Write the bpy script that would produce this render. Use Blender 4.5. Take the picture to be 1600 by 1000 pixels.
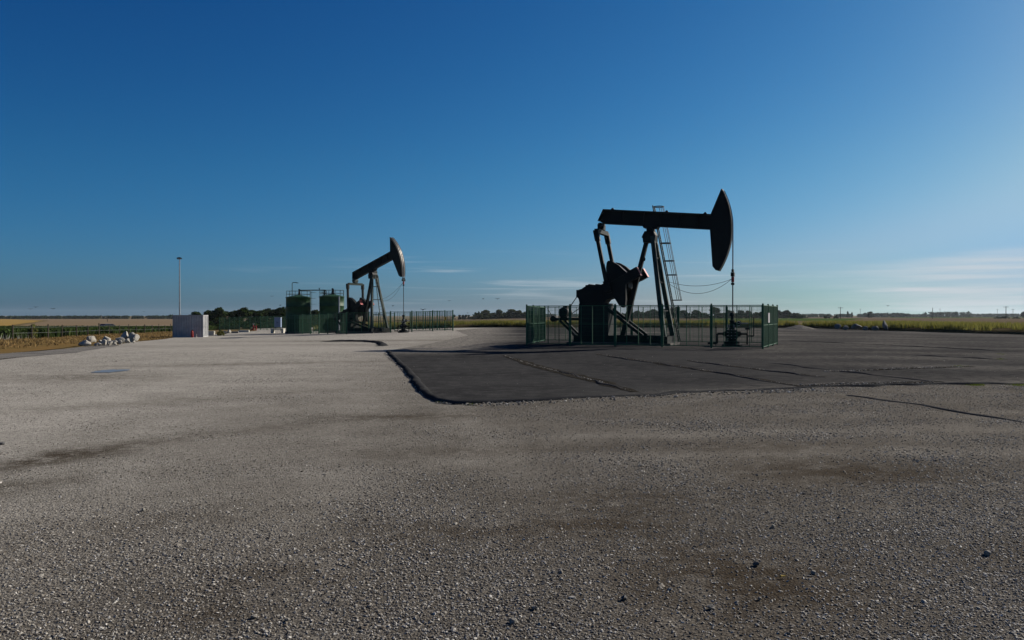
import bpy, bmesh, math, random
import numpy as np
from mathutils import Vector, Matrix, noise
from mathutils.geometry import delaunay_2d_cdt
R = math.radians
random.seed(7); rng = np.random.default_rng(7)
for o in list(bpy.data.objects): bpy.data.objects.remove(o)
sc = bpy.context.scene; COL = sc.collection

# ------------------------------------------------------------------ camera, sky, sun, exposure
EYE = 1.6; FPX = 1244.0; HZ = 492.0           # eye height, focal length in photo pixels, horizon row
cam = bpy.data.cameras.new('camera'); cam_o = bpy.data.objects.new('camera', cam); COL.objects.link(cam_o)
cam.sensor_width = 36; cam.lens = 28.0; cam.clip_start = .05; cam.clip_end = 20000
cam_o.location = (0, 0, EYE); cam_o.rotation_euler = (R(90 - .368), 0, 0)
sc.camera = cam_o
EXPOSURE = .6
SUN_AZ, SUN_EL = 54.8, 26.7                    # degrees right of the viewing direction, above the horizon
w = bpy.data.worlds.new('World'); sc.world = w; w.use_nodes = True
def build_world():
    nt = w.node_tree; n = nt.nodes; l = nt.links
    bg = n['Background']; bg.inputs['Strength'].default_value = .06
    sky = n.new('ShaderNodeTexSky'); sky.sky_type = 'NISHITA'; sky.sun_disc = False
    sky.sun_elevation = R(SUN_EL); sky.sun_rotation = R(SUN_AZ)
    sky.altitude = 120; sky.air_density = 1.0; sky.dust_density = .62; sky.ozone_density = 2.4
    # clear dry air: deepen the blue of the plain sky model, channel by channel
    k0 = .0588; k1 = .06*2**EXPOSURE; ch = n.new('ShaderNodeSeparateColor'); l.new(sky.outputs[0], ch.inputs[0]); cc = n.new('ShaderNodeCombineColor')
    for i, (ref, val, pw) in enumerate(((.45,.328,2.3),(.515,.490,1.46),(.539,.605,1.09))):
        a = n.new('ShaderNodeMath'); a.operation = 'POWER'; b = n.new('ShaderNodeMath'); b.operation = 'MULTIPLY'
        l.new(ch.outputs[i], a.inputs[0]); a.inputs[1].default_value = pw; l.new(a.outputs[0], b.inputs[0]); b.inputs[1].default_value = val*(k0/ref)**pw/k1
        c = n.new('ShaderNodeMath'); c.operation = 'SMOOTH_MIN'; l.new(b.outputs[0], c.inputs[0]); c.inputs[1].default_value = (.365,.56,.67)[i]/k1; c.inputs[2].default_value = .16/k1; l.new(c.outputs[0], cc.inputs[i])
    tc = n.new('ShaderNodeTexCoord')
    sep = n.new('ShaderNodeSeparateXYZ'); l.new(tc.outputs['Generated'], sep.inputs[0])
    def M(op, a, b=None, clamp=False):
        m = n.new('ShaderNodeMath'); m.operation = op; m.use_clamp = clamp
        for i, v in enumerate((a, b)):
            if v is None: continue
            if isinstance(v, (int, float)): m.inputs[i].default_value = v
            else: l.new(v, m.inputs[i])
        return m.outputs[0]
    def SS(v, a, b):
        m = n.new('ShaderNodeMapRange'); m.interpolation_type = 'SMOOTHSTEP'
        l.new(v, m.inputs[0]); m.inputs[1].default_value = a; m.inputs[2].default_value = b
        return m.outputs[0]
    X, Y, Z = sep.outputs
    def NZ(sx, sy, sz, scale, detail, off=0.0, dist=0.0):
        mp = n.new('ShaderNodeMapping'); l.new(tc.outputs['Generated'], mp.inputs[0])
        mp.inputs['Scale'].default_value = (sx, sy, sz); mp.inputs['Location'].default_value = (off, off*.7, off*.3)
        t = n.new('ShaderNodeTexNoise'); l.new(mp.outputs[0], t.inputs[0])
        t.inputs['Scale'].default_value = scale; t.inputs['Detail'].default_value = detail
        t.inputs['Distortion'].default_value = dist
        return t.outputs[0]
    # grey blue haze layer low over the land, the same all round
    hzf = M('SUBTRACT', 1.0, SS(Z, -.01, .20)); hm = n.new('ShaderNodeMix'); hm.data_type = 'RGBA'; hm.blend_type = 'MULTIPLY'
    l.new(hzf, hm.inputs[0]); l.new(cc.outputs[0], hm.inputs[6]); hm.inputs[7].default_value = (.69, .82, 1.10, 1)
    # a veil of high cirrus rising towards the sun's side of the sky
    edge = M('SUBTRACT', M('ADD', M('MULTIPLY', X, .078), .0315), Z)
    wob = M('MULTIPLY', M('SUBTRACT', NZ(3, 3, 30, 1.3, 3, 4.), .5), .022)
    veil = M('MULTIPLY', SS(M('ADD', edge, wob), -.004, .014), SS(X, .30, .52))
    veil = M('MULTIPLY', veil, M('ADD', M('MULTIPLY', SS(NZ(2.5, 2.5, 70, 2.2, 6, 1.), .32, .70), .55), .42))
    # thin horizontal streaks low over the horizon, all round
    low = M('MULTIPLY', SS(Z, .002, .02), M('SUBTRACT', 1.0, SS(Z, .05, .085)))
    st = M('MULTIPLY', M('MULTIPLY', SS(NZ(2.6, 2.6, 75, 1.7, 6, 9.3, .4), .54, .76), low), SS(X, -.40, -.05))
    cl = M('ADD', M('MULTIPLY', veil, .95), M('MULTIPLY', st, .42), True)
    mix = n.new('ShaderNodeMix'); mix.data_type = 'RGBA'
    l.new(cl, mix.inputs[0]); l.new(hm.outputs[2], mix.inputs[6]); mix.inputs[7].default_value = (.57/k1, .62/k1, .665/k1, 1)
    l.new(mix.outputs[2], bg.inputs['Color'])
build_world()
sun = bpy.data.lights.new('sun', 'SUN'); sun_o = bpy.data.objects.new('sun', sun); COL.objects.link(sun_o)
sun.energy = 5.0; sun.angle = R(.53); sun.color = (1, .93, .82)
sd = Vector((math.sin(R(SUN_AZ))*math.cos(R(SUN_EL)), math.cos(R(SUN_AZ))*math.cos(R(SUN_EL)), math.sin(R(SUN_EL))))
sun_o.rotation_euler = sd.to_track_quat('Z', 'Y').to_euler(); sun_o.location = sd*300
sc.render.engine = 'CYCLES'
vs = sc.view_settings; vs.view_transform = 'Standard'; vs.look = 'None'; vs.exposure = EXPOSURE; vs.gamma = 1; vs.use_curve_mapping = False
sc.cycles.max_bounces = 6; sc.cycles.volume_bounces = 0

# ------------------------------------------------------------------ helpers
def S(a, b, x):
    t = min(1., max(0., (x-a)/(b-a))); return t*t*(3-2*t)
def zg(x, y):                                   # height of the land
    z = -.6*S(35, 80, y)*S(-2, -32, x)-.5*S(-36, -62, x)*S(62, 115, y)
    far = min(max(0., y-90), 1500.)
    z -= far*(.0018+.0011*S(20, -60, x))
    if -60 < x < 60 and -10 < y < 110:
        z += .018*S(30, 16, y)*noise.noise(Vector((x*.35, y*.35, 0))) + .03*S(70, 35, y)*noise.noise(Vector((x*.09, y*.09, 4)))
    return z
def gp(px, py):                                 # where the line of sight through a photo pixel meets the land
    a = (px-800)/FPX; b = (HZ-py)/FPX; y = 1.
    for _ in range(60):
        t = y; y = (zg(a*y, y)-EYE)/b if b < -1e-5 else 3000.
        y = .5*(y+t)
    return (a*y, y)
class MB:
    def __init__(s): s.v = []; s.f = []
    def add(s, vs_, fs): k = len(s.v); s.v += [tuple(p) for p in vs_]; s.f += [tuple(i+k for i in f) for f in fs]
    BF = [(0,3,2,1),(4,5,6,7),(0,1,5,4),(1,2,6,5),(2,3,7,6),(3,0,4,7)]
    def box(s, x0, x1, y0, y1, z0, z1):
        s.add([(x0,y0,z0),(x1,y0,z0),(x1,y1,z0),(x0,y1,z0),(x0,y0,z1),(x1,y0,z1),(x1,y1,z1),(x0,y1,z1)], s.BF); return s
    def bar(s, p0, p1, w0, h0, w1=None, h1=None, side=(0,1,0)):   # rectangular bar, w along side
        p0, p1 = Vector(p0), Vector(p1); d = (p1-p0).normalized(); sd_ = Vector(side); sd_ = (sd_-d*sd_.dot(d)).normalized(); u = d.cross(sd_)
        w1 = w0 if w1 is None else w1; h1 = h0 if h1 is None else h1; q = []
        for p, a, b in ((p0,w0,h0),(p1,w1,h1)):
            q += [p-sd_*a/2-u*b/2, p+sd_*a/2-u*b/2, p+sd_*a/2+u*b/2, p-sd_*a/2+u*b/2]
        s.add(q, s.BF); return s
    def tube(s, p0, p1, r0, r1=None, n=10, cap=True):
        p0, p1 = Vector(p0), Vector(p1); d = (p1-p0).normalized(); r1 = r0 if r1 is None else r1
        a = d.orthogonal().normalized(); b = d.cross(a); q = []
        for p, r in ((p0,r0),(p1,r1)):
            q += [p+(a*math.cos(2*math.pi*i/n)+b*math.sin(2*math.pi*i/n))*r for i in range(n)]
        fs = [(i,(i+1)%n,n+(i+1)%n,n+i) for i in range(n)]
        if cap: fs += [tuple(range(n-1,-1,-1)), tuple(range(n,2*n))]
        s.add(q, fs); return s
    def path(s, pts, r, n=6):
        for a, b in zip(pts[:-1], pts[1:]): s.tube(a, b, r, r, n)
        return s
    def prism(s, poly, y0, y1):                                   # outline in x,z extruded along y
        n = len(poly); s.add([(x,y0,z) for x,z in poly]+[(x,y1,z) for x,z in poly],
            [tuple(range(n)), tuple(range(2*n-1,n-1,-1))]+[(i,n+i,n+(i+1)%n,(i+1)%n) for i in range(n)]); return s
    def lathe(s, prof, c=(0,0), n=24):                            # (r,z) profile round a vertical axis
        q = []; m = len(prof)
        for i in range(n):
            a = 2*math.pi*i/n
            q += [(c[0]+r*math.cos(a), c[1]+r*math.sin(a), z) for r, z in prof]
        s.add(q, [(i*m+j, ((i+1)%n)*m+j, ((i+1)%n)*m+j+1, i*m+j+1) for i in range(n) for j in range(m-1)]); return s
    def ring(s, c, r, t, axis='z', n=20, a0=0, a1=360, m=5):
        pts = []
        for i in range(n+1):
            a = R(a0+(a1-a0)*i/n); k, j = r*math.cos(a), r*math.sin(a)
            pts.append(Vector(c)+Vector({'z':(k,j,0),'y':(k,0,j),'x':(0,k,j)}[axis]))
        return s.path(pts, t, m)
    def mesh(s, name):
        me = bpy.data.meshes.new(name); me.from_pydata(s.v, [], s.f); me.validate(); return me
    def build(s, name, mat, parent=None, smooth=False, fix=True):
        me = s.mesh(name)
        if fix:
            bm = bmesh.new(); bm.from_mesh(me); bmesh.ops.recalc_face_normals(bm, faces=bm.faces); bm.to_mesh(me); bm.free()
        return place(name, me, mat, parent, smooth)
def place(name, me, mat, parent=None, smooth=False):
    o = bpy.data.objects.new(name, me); COL.objects.link(o)
    if mat and not me.materials: me.materials.append(mat)
    if parent: o.parent = parent
    if smooth: me.polygons.foreach_set('use_smooth', [True]*len(me.polygons))
    return o
def tag(o, label=None, cat=None, group=None, kind=None):
    if label: o['label'] = label
    if cat: o['category'] = cat
    if group: o['group'] = group
    if kind: o['kind'] = kind
    return o
def thing(name, label, cat, loc, rz=0, group=None):
    o = bpy.data.objects.new(name, None); COL.objects.link(o); o.location = loc; o.rotation_euler = (0,0,rz); o.empty_display_size = .3
    return tag(o, label, cat, group)
def copy_tree(o, parent=None):
    c = o.copy(); COL.objects.link(c); c.parent = parent
    for ch in list(o.children): copy_tree(ch, c)
    return c

# ------------------------------------------------------------------ materials
def mat(name, col, rough=.8, var=.25, scale=3., metal=0., bump=0., bscale=40., col2=None, emit=None, spec=.25, coat=0.):
    m = bpy.data.materials.new(name); m.use_nodes = True; nt = m.node_tree; n = nt.nodes; l = nt.links
    b = n['Principled BSDF']; b.inputs['Roughness'].default_value = rough; b.inputs['Metallic'].default_value = metal
    if spec is not None: b.inputs['Specular IOR Level'].default_value = spec
    tc = n.new('ShaderNodeTexCoord'); t = n.new('ShaderNodeTexNoise'); t.inputs['Scale'].default_value = scale; t.inputs['Detail'].default_value = 6
    t.inputs['Roughness'].default_value = .62
    l.new(tc.outputs['Object'], t.inputs[0])
    r = n.new('ShaderNodeValToRGB'); l.new(t.outputs[0], r.inputs[0])
    c2 = col2 or tuple(c*(1-var) for c in col); c1 = tuple(min(1, c*(1+var)) for c in col) if col2 is None else col
    r.color_ramp.elements[0].position = .34; r.color_ramp.elements[1].position = .68
    r.color_ramp.elements[0].color = (*c2, 1); r.color_ramp.elements[1].color = (*c1, 1)
    l.new(r.outputs[0], b.inputs['Base Color'])
    if bump:
        t2 = n.new('ShaderNodeTexNoise'); t2.inputs['Scale'].default_value = bscale; t2.inputs['Detail'].default_value = 5; l.new(tc.outputs['Object'], t2.inputs[0])
        bp = n.new('ShaderNodeBump'); bp.inputs['Strength'].default_value = bump; bp.inputs['Distance'].default_value = .03
        l.new(t2.outputs[0], bp.inputs['Height']); l.new(bp.outputs[0], b.inputs['Normal'])
    return m
def foliage(name, col, col2, trans=.25):
    m = bpy.data.materials.new(name); m.use_nodes = True; nt = m.node_tree; n = nt.nodes; l = nt.links
    out = n['Material Output']; n.remove(n['Principled BSDF'])
    g = n.new('ShaderNodeNewGeometry'); r = n.new('ShaderNodeValToRGB'); l.new(g.outputs['Random Per Island'], r.inputs[0])
    r.color_ramp.elements[0].color = (*col2, 1); r.color_ramp.elements[1].color = (*col, 1)
    d = n.new('ShaderNodeBsdfDiffuse'); t = n.new('ShaderNodeBsdfTranslucent'); mx = n.new('ShaderNodeMixShader'); mx.inputs[0].default_value = trans
    l.new(r.outputs[0], d.inputs[0]); l.new(r.outputs[0], t.inputs[0]); l.new(d.outputs[0], mx.inputs[1]); l.new(t.outputs[0], mx.inputs[2]); l.new(mx.outputs[0], out.inputs[0])
    return m
def ground_mat(name, cols, soil, big=.12, cell=55., bump=.55, dist=.014, cellvar=.4, attr=True, coarse_shade=None):
    """broken stone: cell colours, dust patches, soil where the 'soil' attribute says so"""
    m = bpy.data.materials.new(name); m.use_nodes = True; nt = m.node_tree; n = nt.nodes; l = nt.links
    b = n['Principled BSDF']; b.inputs['Roughness'].default_value = .95; b.inputs['Specular IOR Level'].default_value = 0.
    tc = n.new('ShaderNodeTexCoord'); P = tc.outputs['Object']
    def NZ(scale, det=6, rough=.6):
        t = n.new('ShaderNodeTexNoise'); t.inputs['Scale'].default_value = scale; t.inputs['Detail'].default_value = det; t.inputs['Roughness'].default_value = rough; l.new(P, t.inputs[0]); return t.outputs[0]
    def MIX(f, a, bb, mode='MIX'):
        x = n.new('ShaderNodeMix'); x.data_type = 'RGBA'; x.blend_type = mode
        for i, v in ((0,f),(6,a),(7,bb)):
            if isinstance(v, (int,float)): x.inputs[i].default_value = v
            elif isinstance(v, tuple): x.inputs[i].default_value = (*v,1)
            else: l.new(v, x.inputs[i])
        return x.outputs[2]
    def RMP(v, a, bb):
        x = n.new('ShaderNodeMapRange'); x.interpolation_type = 'SMOOTHSTEP'; l.new(v, x.inputs[0]); x.inputs[1].default_value = a; x.inputs[2].default_value = bb; return x.outputs[0]
    base = MIX(RMP(NZ(big), .35, .65), cols[0], cols[1])
    base = MIX(RMP(NZ(big*9, 8, .7), .42, .72), base, cols[2])
    vo = n.new('ShaderNodeTexVoronoi'); vo.inputs['Scale'].default_value = cell; l.new(P, vo.inputs[0])
    sp = n.new('ShaderNodeSeparateColor'); l.new(vo.outputs['Color'], sp.inputs[0])
    v2 = n.new('ShaderNodeMapRange'); l.new(sp.outputs[0], v2.inputs[0]); v2.inputs[3].default_value = 1-cellvar; v2.inputs[4].default_value = 1+cellvar*.9
    cmb = n.new('ShaderNodeCombineColor'); [l.new(v2.outputs[0], cmb.inputs[i]) for i in range(3)]
    base = MIX(1., base, cmb.outputs[0], 'MULTIPLY')
    if attr:
        at = n.new('ShaderNodeAttribute'); at.attribute_name = 'soil'
        mm = n.new('ShaderNodeMath'); mm.operation = 'MULTIPLY'; mm.use_clamp = True; l.new(at.outputs['Fac'], mm.inputs[0]); l.new(RMP(NZ(3.2, 9, .76), .36, .55), mm.inputs[1])
        base = MIX(mm.outputs[0], base, soil)
        if coarse_shade:
            ac = n.new('ShaderNodeAttribute'); ac.attribute_name = 'coarse_shade'; base0 = base.node
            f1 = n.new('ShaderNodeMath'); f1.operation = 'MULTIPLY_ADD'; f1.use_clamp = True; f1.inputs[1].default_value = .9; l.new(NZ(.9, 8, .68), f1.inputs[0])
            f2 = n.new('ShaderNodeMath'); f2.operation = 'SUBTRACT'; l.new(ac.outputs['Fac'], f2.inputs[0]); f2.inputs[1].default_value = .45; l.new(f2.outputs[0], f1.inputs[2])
            cm_ = MIX(1., coarse_shade, cmb.outputs[0], 'MULTIPLY'); base1 = MIX(f1.outputs[0], base, cm_)  # darker gravel tone, carries the painted shade of the sunward side
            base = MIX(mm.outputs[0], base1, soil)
    l.new(base, b.inputs['Base Color'])
    hh = n.new('ShaderNodeMath'); hh.operation = 'SUBTRACT'; hh.inputs[0].default_value = 1; l.new(vo.outputs['Distance'], hh.inputs[1])
    h2 = n.new('ShaderNodeMath'); h2.operation = 'MULTIPLY_ADD'; l.new(NZ(cell*.22, 5), h2.inputs[0]); h2.inputs[1].default_value = .5; l.new(hh.outputs[0], h2.inputs[2])
    bp = n.new('ShaderNodeBump'); bp.inputs['Strength'].default_value = bump; bp.inputs['Distance'].default_value = dist; l.new(h2.outputs[0], bp.inputs['Height']); l.new(bp.outputs[0], b.inputs['Normal'])
    return m
M = {}
M['land'] = mat('dry land', (.12,.085,.045), .95, scale=.02, col2=(.11,.09,.045), spec=0.)
M['gravel'] = ground_mat('compacted gravel', [(.285,.265,.235),(.245,.228,.20),(.315,.295,.262)], (.040,.031,.022), coarse_shade=(.098,.088,.075))
M['asphalt'] = ground_mat('worn asphalt', [(.034,.0345,.0355),(.022,.0225,.024),(.047,.0465,.047)], (.19,.175,.155), big=.22, cell=70, bump=.35, dist=.012, cellvar=.3)
M['tar'] = mat('bare tar', (.045,.044,.045), .9, .3, 6., bump=.5, bscale=30, spec=0.)
M['roadstrip'] = ground_mat('old road', [(.15,.14,.13),(.10,.095,.09),(.17,.16,.145)], (.1,.08,.06), cell=40)
M['joint'] = ground_mat('joint gravel', [(.030,.027,.023),(.015,.014,.012),(.06,.054,.046)], (.1,.08,.06), big=1, cell=28, bump=1., dist=.03, attr=False)
M['heap'] = ground_mat('heaped gravel', [(.15,.14,.125),(.12,.11,.10),(.18,.168,.15)], (.1,.08,.06), cell=30, attr=False)
M['verge'] = mat('verge soil', (.17,.10,.04), .95, scale=.6, col2=(.10,.075,.03), bump=.6, bscale=8, spec=0.)
M['bank'] = mat('bank soil', (.07,.055,.03), .95, scale=.8, col2=(.035,.03,.015), spec=0.)
M['wheat'] = mat('ripe wheat', (.26,.175,.06), .95, scale=.05, col2=(.22,.145,.05), spec=0.)
M['stubble'] = mat('stubble', (.175,.13,.085), .95, scale=.05, col2=(.14,.105,.068), spec=0.)
M['stubble2'] = mat('greyed stubble', (.12,.092,.064), .95, scale=.03, col2=(.09,.07,.048), spec=0.)
M['meadow'] = mat('green field', (.055,.085,.025), .95, scale=.05, col2=(.04,.062,.018), spec=0.)
M['pump'] = mat('dark green machine paint', (.004,.007,.007), .6, .3, 2.5, spec=.12)
M['pumpgreen'] = mat('green machine paint', (.010,.026,.020), .55, .3, 2.5, spec=.2)
M['red'] = mat('red paint', (.30,.025,.02), .55, .25, 4.)
M['concrete'] = mat('foundation concrete', (.055,.052,.047), .9, .25, 2., bump=.3)
M['cable'] = mat('steel cable', (.42,.40,.38), .45, .15, 8., metal=.6)
M['rod'] = mat('oily steel', (.06,.055,.05), .4, .3, 8., metal=.7)
M['fence'] = mat('green fence coating', (.016,.082,.038), .6, .25, 3.)
M['wire'] = mat('green wire coating', (.015,.080,.040), .6, .2, 3.)
M['tank'] = mat('green tank paint', (.009,.046,.015), .62, .35, 1.6)
M['galv'] = mat('galvanised steel', (.30,.31,.32), .5, .2, 5., metal=.5)
M['white'] = mat('white container paint', (.29,.29,.295), .6, .2, 1.5)
M['bluegrey'] = mat('blue grey cabinet paint', (.20,.25,.36), .5, .12, 2.)
M['limestone'] = mat('pale limestone', (.40,.375,.33), .95, scale=3.5, col2=(.20,.185,.16), bump=.8, bscale=6)
M['greystone'] = mat('grey stone', (.17,.165,.16), .95, scale=3., col2=(.10,.098,.095), bump=.8, bscale=6)
M['block'] = mat('white concrete block', (.40,.38,.33), .9, .18, 3., bump=.3)
M['wood'] = mat('weathered post wood', (.06,.048,.035), .9, .3, 6.)
M['water'] = mat('puddle water', (.15,.145,.13), .28, .1, 2., spec=.9)
M['dark'] = mat('black rubber', (.012,.012,.012), .7, .2, 3.)
M['glass'] = mat('car glass', (.02,.025,.03), .1, .1, 1.)
M['carpaint'] = mat('dark blue car paint', (.015,.02,.04), .3, .1, 1.)
M['feather'] = mat('dark feathers', (.02,.02,.022), .8, .2, 6.)
M['leafyellow'] = mat('yellow leaf', (.26,.18,.02), .8, .15, 20.)
M['bark'] = mat('bark', (.05,.042,.032), .95, .3, 4.)
M['treeA'] = foliage('dark oak leaves', (.040,.060,.018), (.018,.030,.010))
M['treeB'] = foliage('olive leaves', (.060,.070,.022), (.028,.036,.012))
M['treeC'] = foliage('far wood leaves', (.034,.050,.022), (.018,.028,.014))
M['shrub'] = foliage('olive shrub leaves', (.16,.16,.05), (.07,.08,.025), .35)
M['crop'] = foliage('green crop leaves', (.055,.078,.024), (.022,.036,.012), .3)
M['drygrass'] = foliage('dry grass', (.26,.175,.075), (.13,.088,.038), .3)
M['vergegrass'] = foliage('yellow green verge grass', (.21,.19,.050), (.085,.095,.024), .4)
M['greengrass'] = foliage('grass tuft', (.14,.17,.03), (.06,.085,.018), .35)
M['flower'] = foliage('pale weed flowers', (.62,.60,.54), (.40,.38,.33), .3)
def stone_mat():
    m = bpy.data.materials.new('loose stone'); m.use_nodes = True; nt = m.node_tree; n = nt.nodes; l = nt.links
    b = n['Principled BSDF']; b.inputs['Roughness'].default_value = .72; b.inputs['Specular IOR Level'].default_value = .16
    oi = n.new('ShaderNodeObjectInfo'); r = n.new('ShaderNodeValToRGB'); l.new(oi.outputs['Random'], r.inputs[0]); e = r.color_ramp.elements
    e[0].color = (.06,.052,.044,1); e[1].color = (.50,.47,.43,1); e[1].position = 1
    for p, c in ((.12,(.11,.090,.068)),(.35,(.18,.157,.128)),(.62,(.23,.213,.186)),(.84,(.30,.28,.25)),(.95,(.39,.37,.335))):
        x = e.new(p); x.color = (*c,1)
    t = n.new('ShaderNodeTexNoise'); t.inputs['Scale'].default_value = 5; tc = n.new('ShaderNodeTexCoord'); l.new(tc.outputs['Object'], t.inputs[0])
    mr = n.new('ShaderNodeMapRange'); l.new(t.outputs[0], mr.inputs[0]); mr.inputs[3].default_value = .75; mr.inputs[4].default_value = 1.2
    x = n.new('ShaderNodeMix'); x.data_type = 'RGBA'; x.blend_type = 'MULTIPLY'; x.inputs[0].default_value = 1; l.new(r.outputs[0], x.inputs[6])
    c = n.new('ShaderNodeCombineColor'); [l.new(mr.outputs[0], c.inputs[i]) for i in range(3)]; l.new(c.outputs[0], x.inputs[7]); l.new(x.outputs[2], b.inputs['Base Color'])
    return m
M['stone'] = stone_mat()

# ------------------------------------------------------------------ the land and its sheets
def axis(near, step, far, g=1.35):
    a = [0.]; d = step
    while a[-1] < far:
        if a[-1] > near: d *= g
        a.append(a[-1]+d)
    return a
def ground():
    xs = axis(90, 6, 4500); xs = [-x for x in xs[:0:-1]]+xs
    ys = [-y for y in axis(30, 8, 600)[:0:-1]]+axis(150, 5, 4500)
    v = [(x, y, zg(x, y)-.03) for y in ys for x in xs]; nx = len(xs)
    f = [(j*nx+i, j*nx+i+1, (j+1)*nx+i+1, (j+1)*nx+i) for j in range(len(ys)-1) for i in range(nx-1)]
    me = bpy.data.meshes.new('ground'); me.from_pydata(v, [], f)
    return tag(place('ground', me, M['land'], smooth=True), 'wide flat farmland reaching the horizon', kind='structure')
ground()
def densify(poly, step, jit=0.):
    out = []
    for (a, b) in zip(poly, poly[1:]+poly[:1]):
        n = max(1, int(math.hypot(b[0]-a[0], b[1]-a[1])/step))
        for i in range(n):
            x = a[0]+(b[0]-a[0])*i/n; y = a[1]+(b[1]-a[1])*i/n
            if jit:
                x += jit*noise.noise(Vector((x*1.3, y*1.3, 1)))+.4*jit*noise.noise(Vector((x*5, y*5, 3)))
                y += jit*noise.noise(Vector((x*1.3, y*1.3, 2)))+.4*jit*noise.noise(Vector((x*5, y*5, 6)))
            out.append((x, y))
    return out
def inside(p, poly):
    c = False; x, y = p
    for (x0, y0), (x1, y1) in zip(poly, poly[1:]+poly[:1]):
        if (y0 > y) != (y1 > y) and x < (x1-x0)*(y-y0)/(y1-y0)+x0: c = not c
    return c
SOIL = [(-5.05,9.0,.60,.22,70,1.),(-3.9,10.8,1.7,.25,52,.28),(-4.6,7.4,.4,.15,60,.8),(-1.6,12.6,.9,.3,10,.6),(.68,6.07,.6,.18,0,.75),(-.47,5.8,.7,.2,-4,.65),(1.1,6.9,.9,.35,0,.65),(3.5,8.0,1.0,.5,0,.85),
        (1.37,4.75,.62,.62,0,1.),(-1.37,4.88,.5,.3,20,.55),(-1.57,4.16,.25,.15,0,.6),(3.1,9.6,1.2,.2,5,.5),(3.4,5.2,.5,.25,0,.4),(-2.6,6.2,.7,.2,30,.35),(-.2,9.4,1.6,.25,8,.35),(-6.2,15.,2.6,.3,40,.3),(-8.6,26.,3.5,.5,20,.35),(-14,42,6,.8,4,.4),(-10,50,5,.9,0,.6),(-11.,20.5,1.4,.9,0,.35)]
def soil_at(x, y):
    s = 0.
    for cx, cy, a, b, ang, k in SOIL:
        c, si = math.cos(R(ang)), math.sin(R(ang)); dx, dy = x-cx, y-cy
        q = ((dx*c+dy*si)/(a*1.35))**2+((-dx*si+dy*c)/(b*1.45))**2
        if q < 6: s += k*math.exp(-q)
    return min(1., s)
def track_at(x, y):
    t = 0.
    for c, k, bnd in ((-1.1,-.20,.004),(.7,-.20,.004),(-4.4,-.33,.0),(-6.1,-.33,.0)):
        d = x-(c+k*(y-4)+bnd*(y-4)**2+.25*noise.noise(Vector((y*.25, c, 2)))); t += math.exp(-(d/.30)**2)*(.6+.4*noise.noise(Vector((x*.7, y*.5, 40))))
    for c in (8.9,10.5):
        d = y-(c+.10*x-.006*x*x+.2*noise.noise(Vector((x*.3, c, 6)))); t += .8*math.exp(-(d/.34)**2)*S(-2, 1, x)
    return min(1., max(0., t))*S(24, 14, y)
def coarse_shade_at(x, y):  # gravel darkens to the right: shade of stones against the sun, painted in
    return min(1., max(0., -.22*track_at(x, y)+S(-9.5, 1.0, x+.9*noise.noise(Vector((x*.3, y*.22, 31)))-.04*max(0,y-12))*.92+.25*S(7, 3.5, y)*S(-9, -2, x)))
def sheet(name, poly, off, m, step=2., fine=None, soil=None, jit=0., lab=None, hfun=None):
    b = densify(poly, step, jit); pts = list(b)
    x0, x1 = min(p[0] for p in poly), max(p[0] for p in poly); y0, y1 = min(p[1] for p in poly), max(p[1] for p in poly)
    y = y0+.01
    while y < y1:
        st = fine(y) if fine else step
        for x in np.arange(x0, x1, st*(1 if not fine else 1.3)):
            xx, yy = x+st*.2*random.random(), y+st*.2*random.random()
            if inside((xx, yy), poly): pts.append((xx, yy))
        y += st
    e = [(i, (i+1) % len(b)) for i in range(len(b))]
    r = delaunay_2d_cdt([Vector(p) for p in pts], e, [], 1, 1e-4)
    v = [(p.x, p.y, zg(p.x, p.y)+off+(hfun(p.x, p.y) if hfun else 0)) for p in r[0]]
    me = bpy.data.meshes.new(name); me.from_pydata(v, [], r[2])
    if me.polygons and me.polygons[0].normal.z < 0: me.flip_normals()
    if soil:
        a = me.attributes.new('soil', 'FLOAT', 'POINT'); a.data.foreach_set('value', [soil(p[0], p[1]) for p in v])
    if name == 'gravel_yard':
        a = me.attributes.new('coarse_shade', 'FLOAT', 'POINT'); a.data.foreach_set('value', [coarse_shade_at(p[0], p[1]) for p in v])
    return tag(place(name, me, m, smooth=True), lab, kind='structure')
EDGE = [(-26,104),(36,99.5),(38,80),(41,64),(44,45),(47,25),(48,-6)]             # field side of the yard
left_edge = [gp(0,562), gp(90,552), gp(170,542), gp(222,533), gp(272,527), (-33,84), (-36,112), (-48,150)]
yard = [(-40,-6),(-22,14)]+left_edge+[(-26,150),(-26,104)]+EDGE[1:]
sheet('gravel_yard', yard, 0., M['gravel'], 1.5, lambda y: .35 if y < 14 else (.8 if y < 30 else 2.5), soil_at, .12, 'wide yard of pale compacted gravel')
pad_front = [gp(*p) for p in ((607,548),(617,561),(632,574),(650,595),(668,617),(685,627),(715,631),(750,630),(830,626),(900,622),(1000,617),(1100,612),(1250,606),(1400,601),(1600,599))]
pad = pad_front+[(14.5,17.6),(30,21),(46.2,26),(43.6,45),(40.6,64),(37.6,80),(35.6,98.8),(-3,100),(-6,84),(-3.4,62),(-4.6,45)]
def front_dist(x, y, pts):
    d = 9.
    for a, b in zip(pts[:-1], pts[1:]):
        ux, uy = b[0]-a[0], b[1]-a[1]; t = max(0., min(1., ((x-a[0])*ux+(y-a[1])*uy)/(ux*ux+uy*uy+1e-9))); d = min(d, math.hypot(x-a[0]-ux*t, y-a[1]-uy*t))
    return d
FRONT = pad_front[6:]+[(14.5,17.6),(30,21)]
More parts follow.
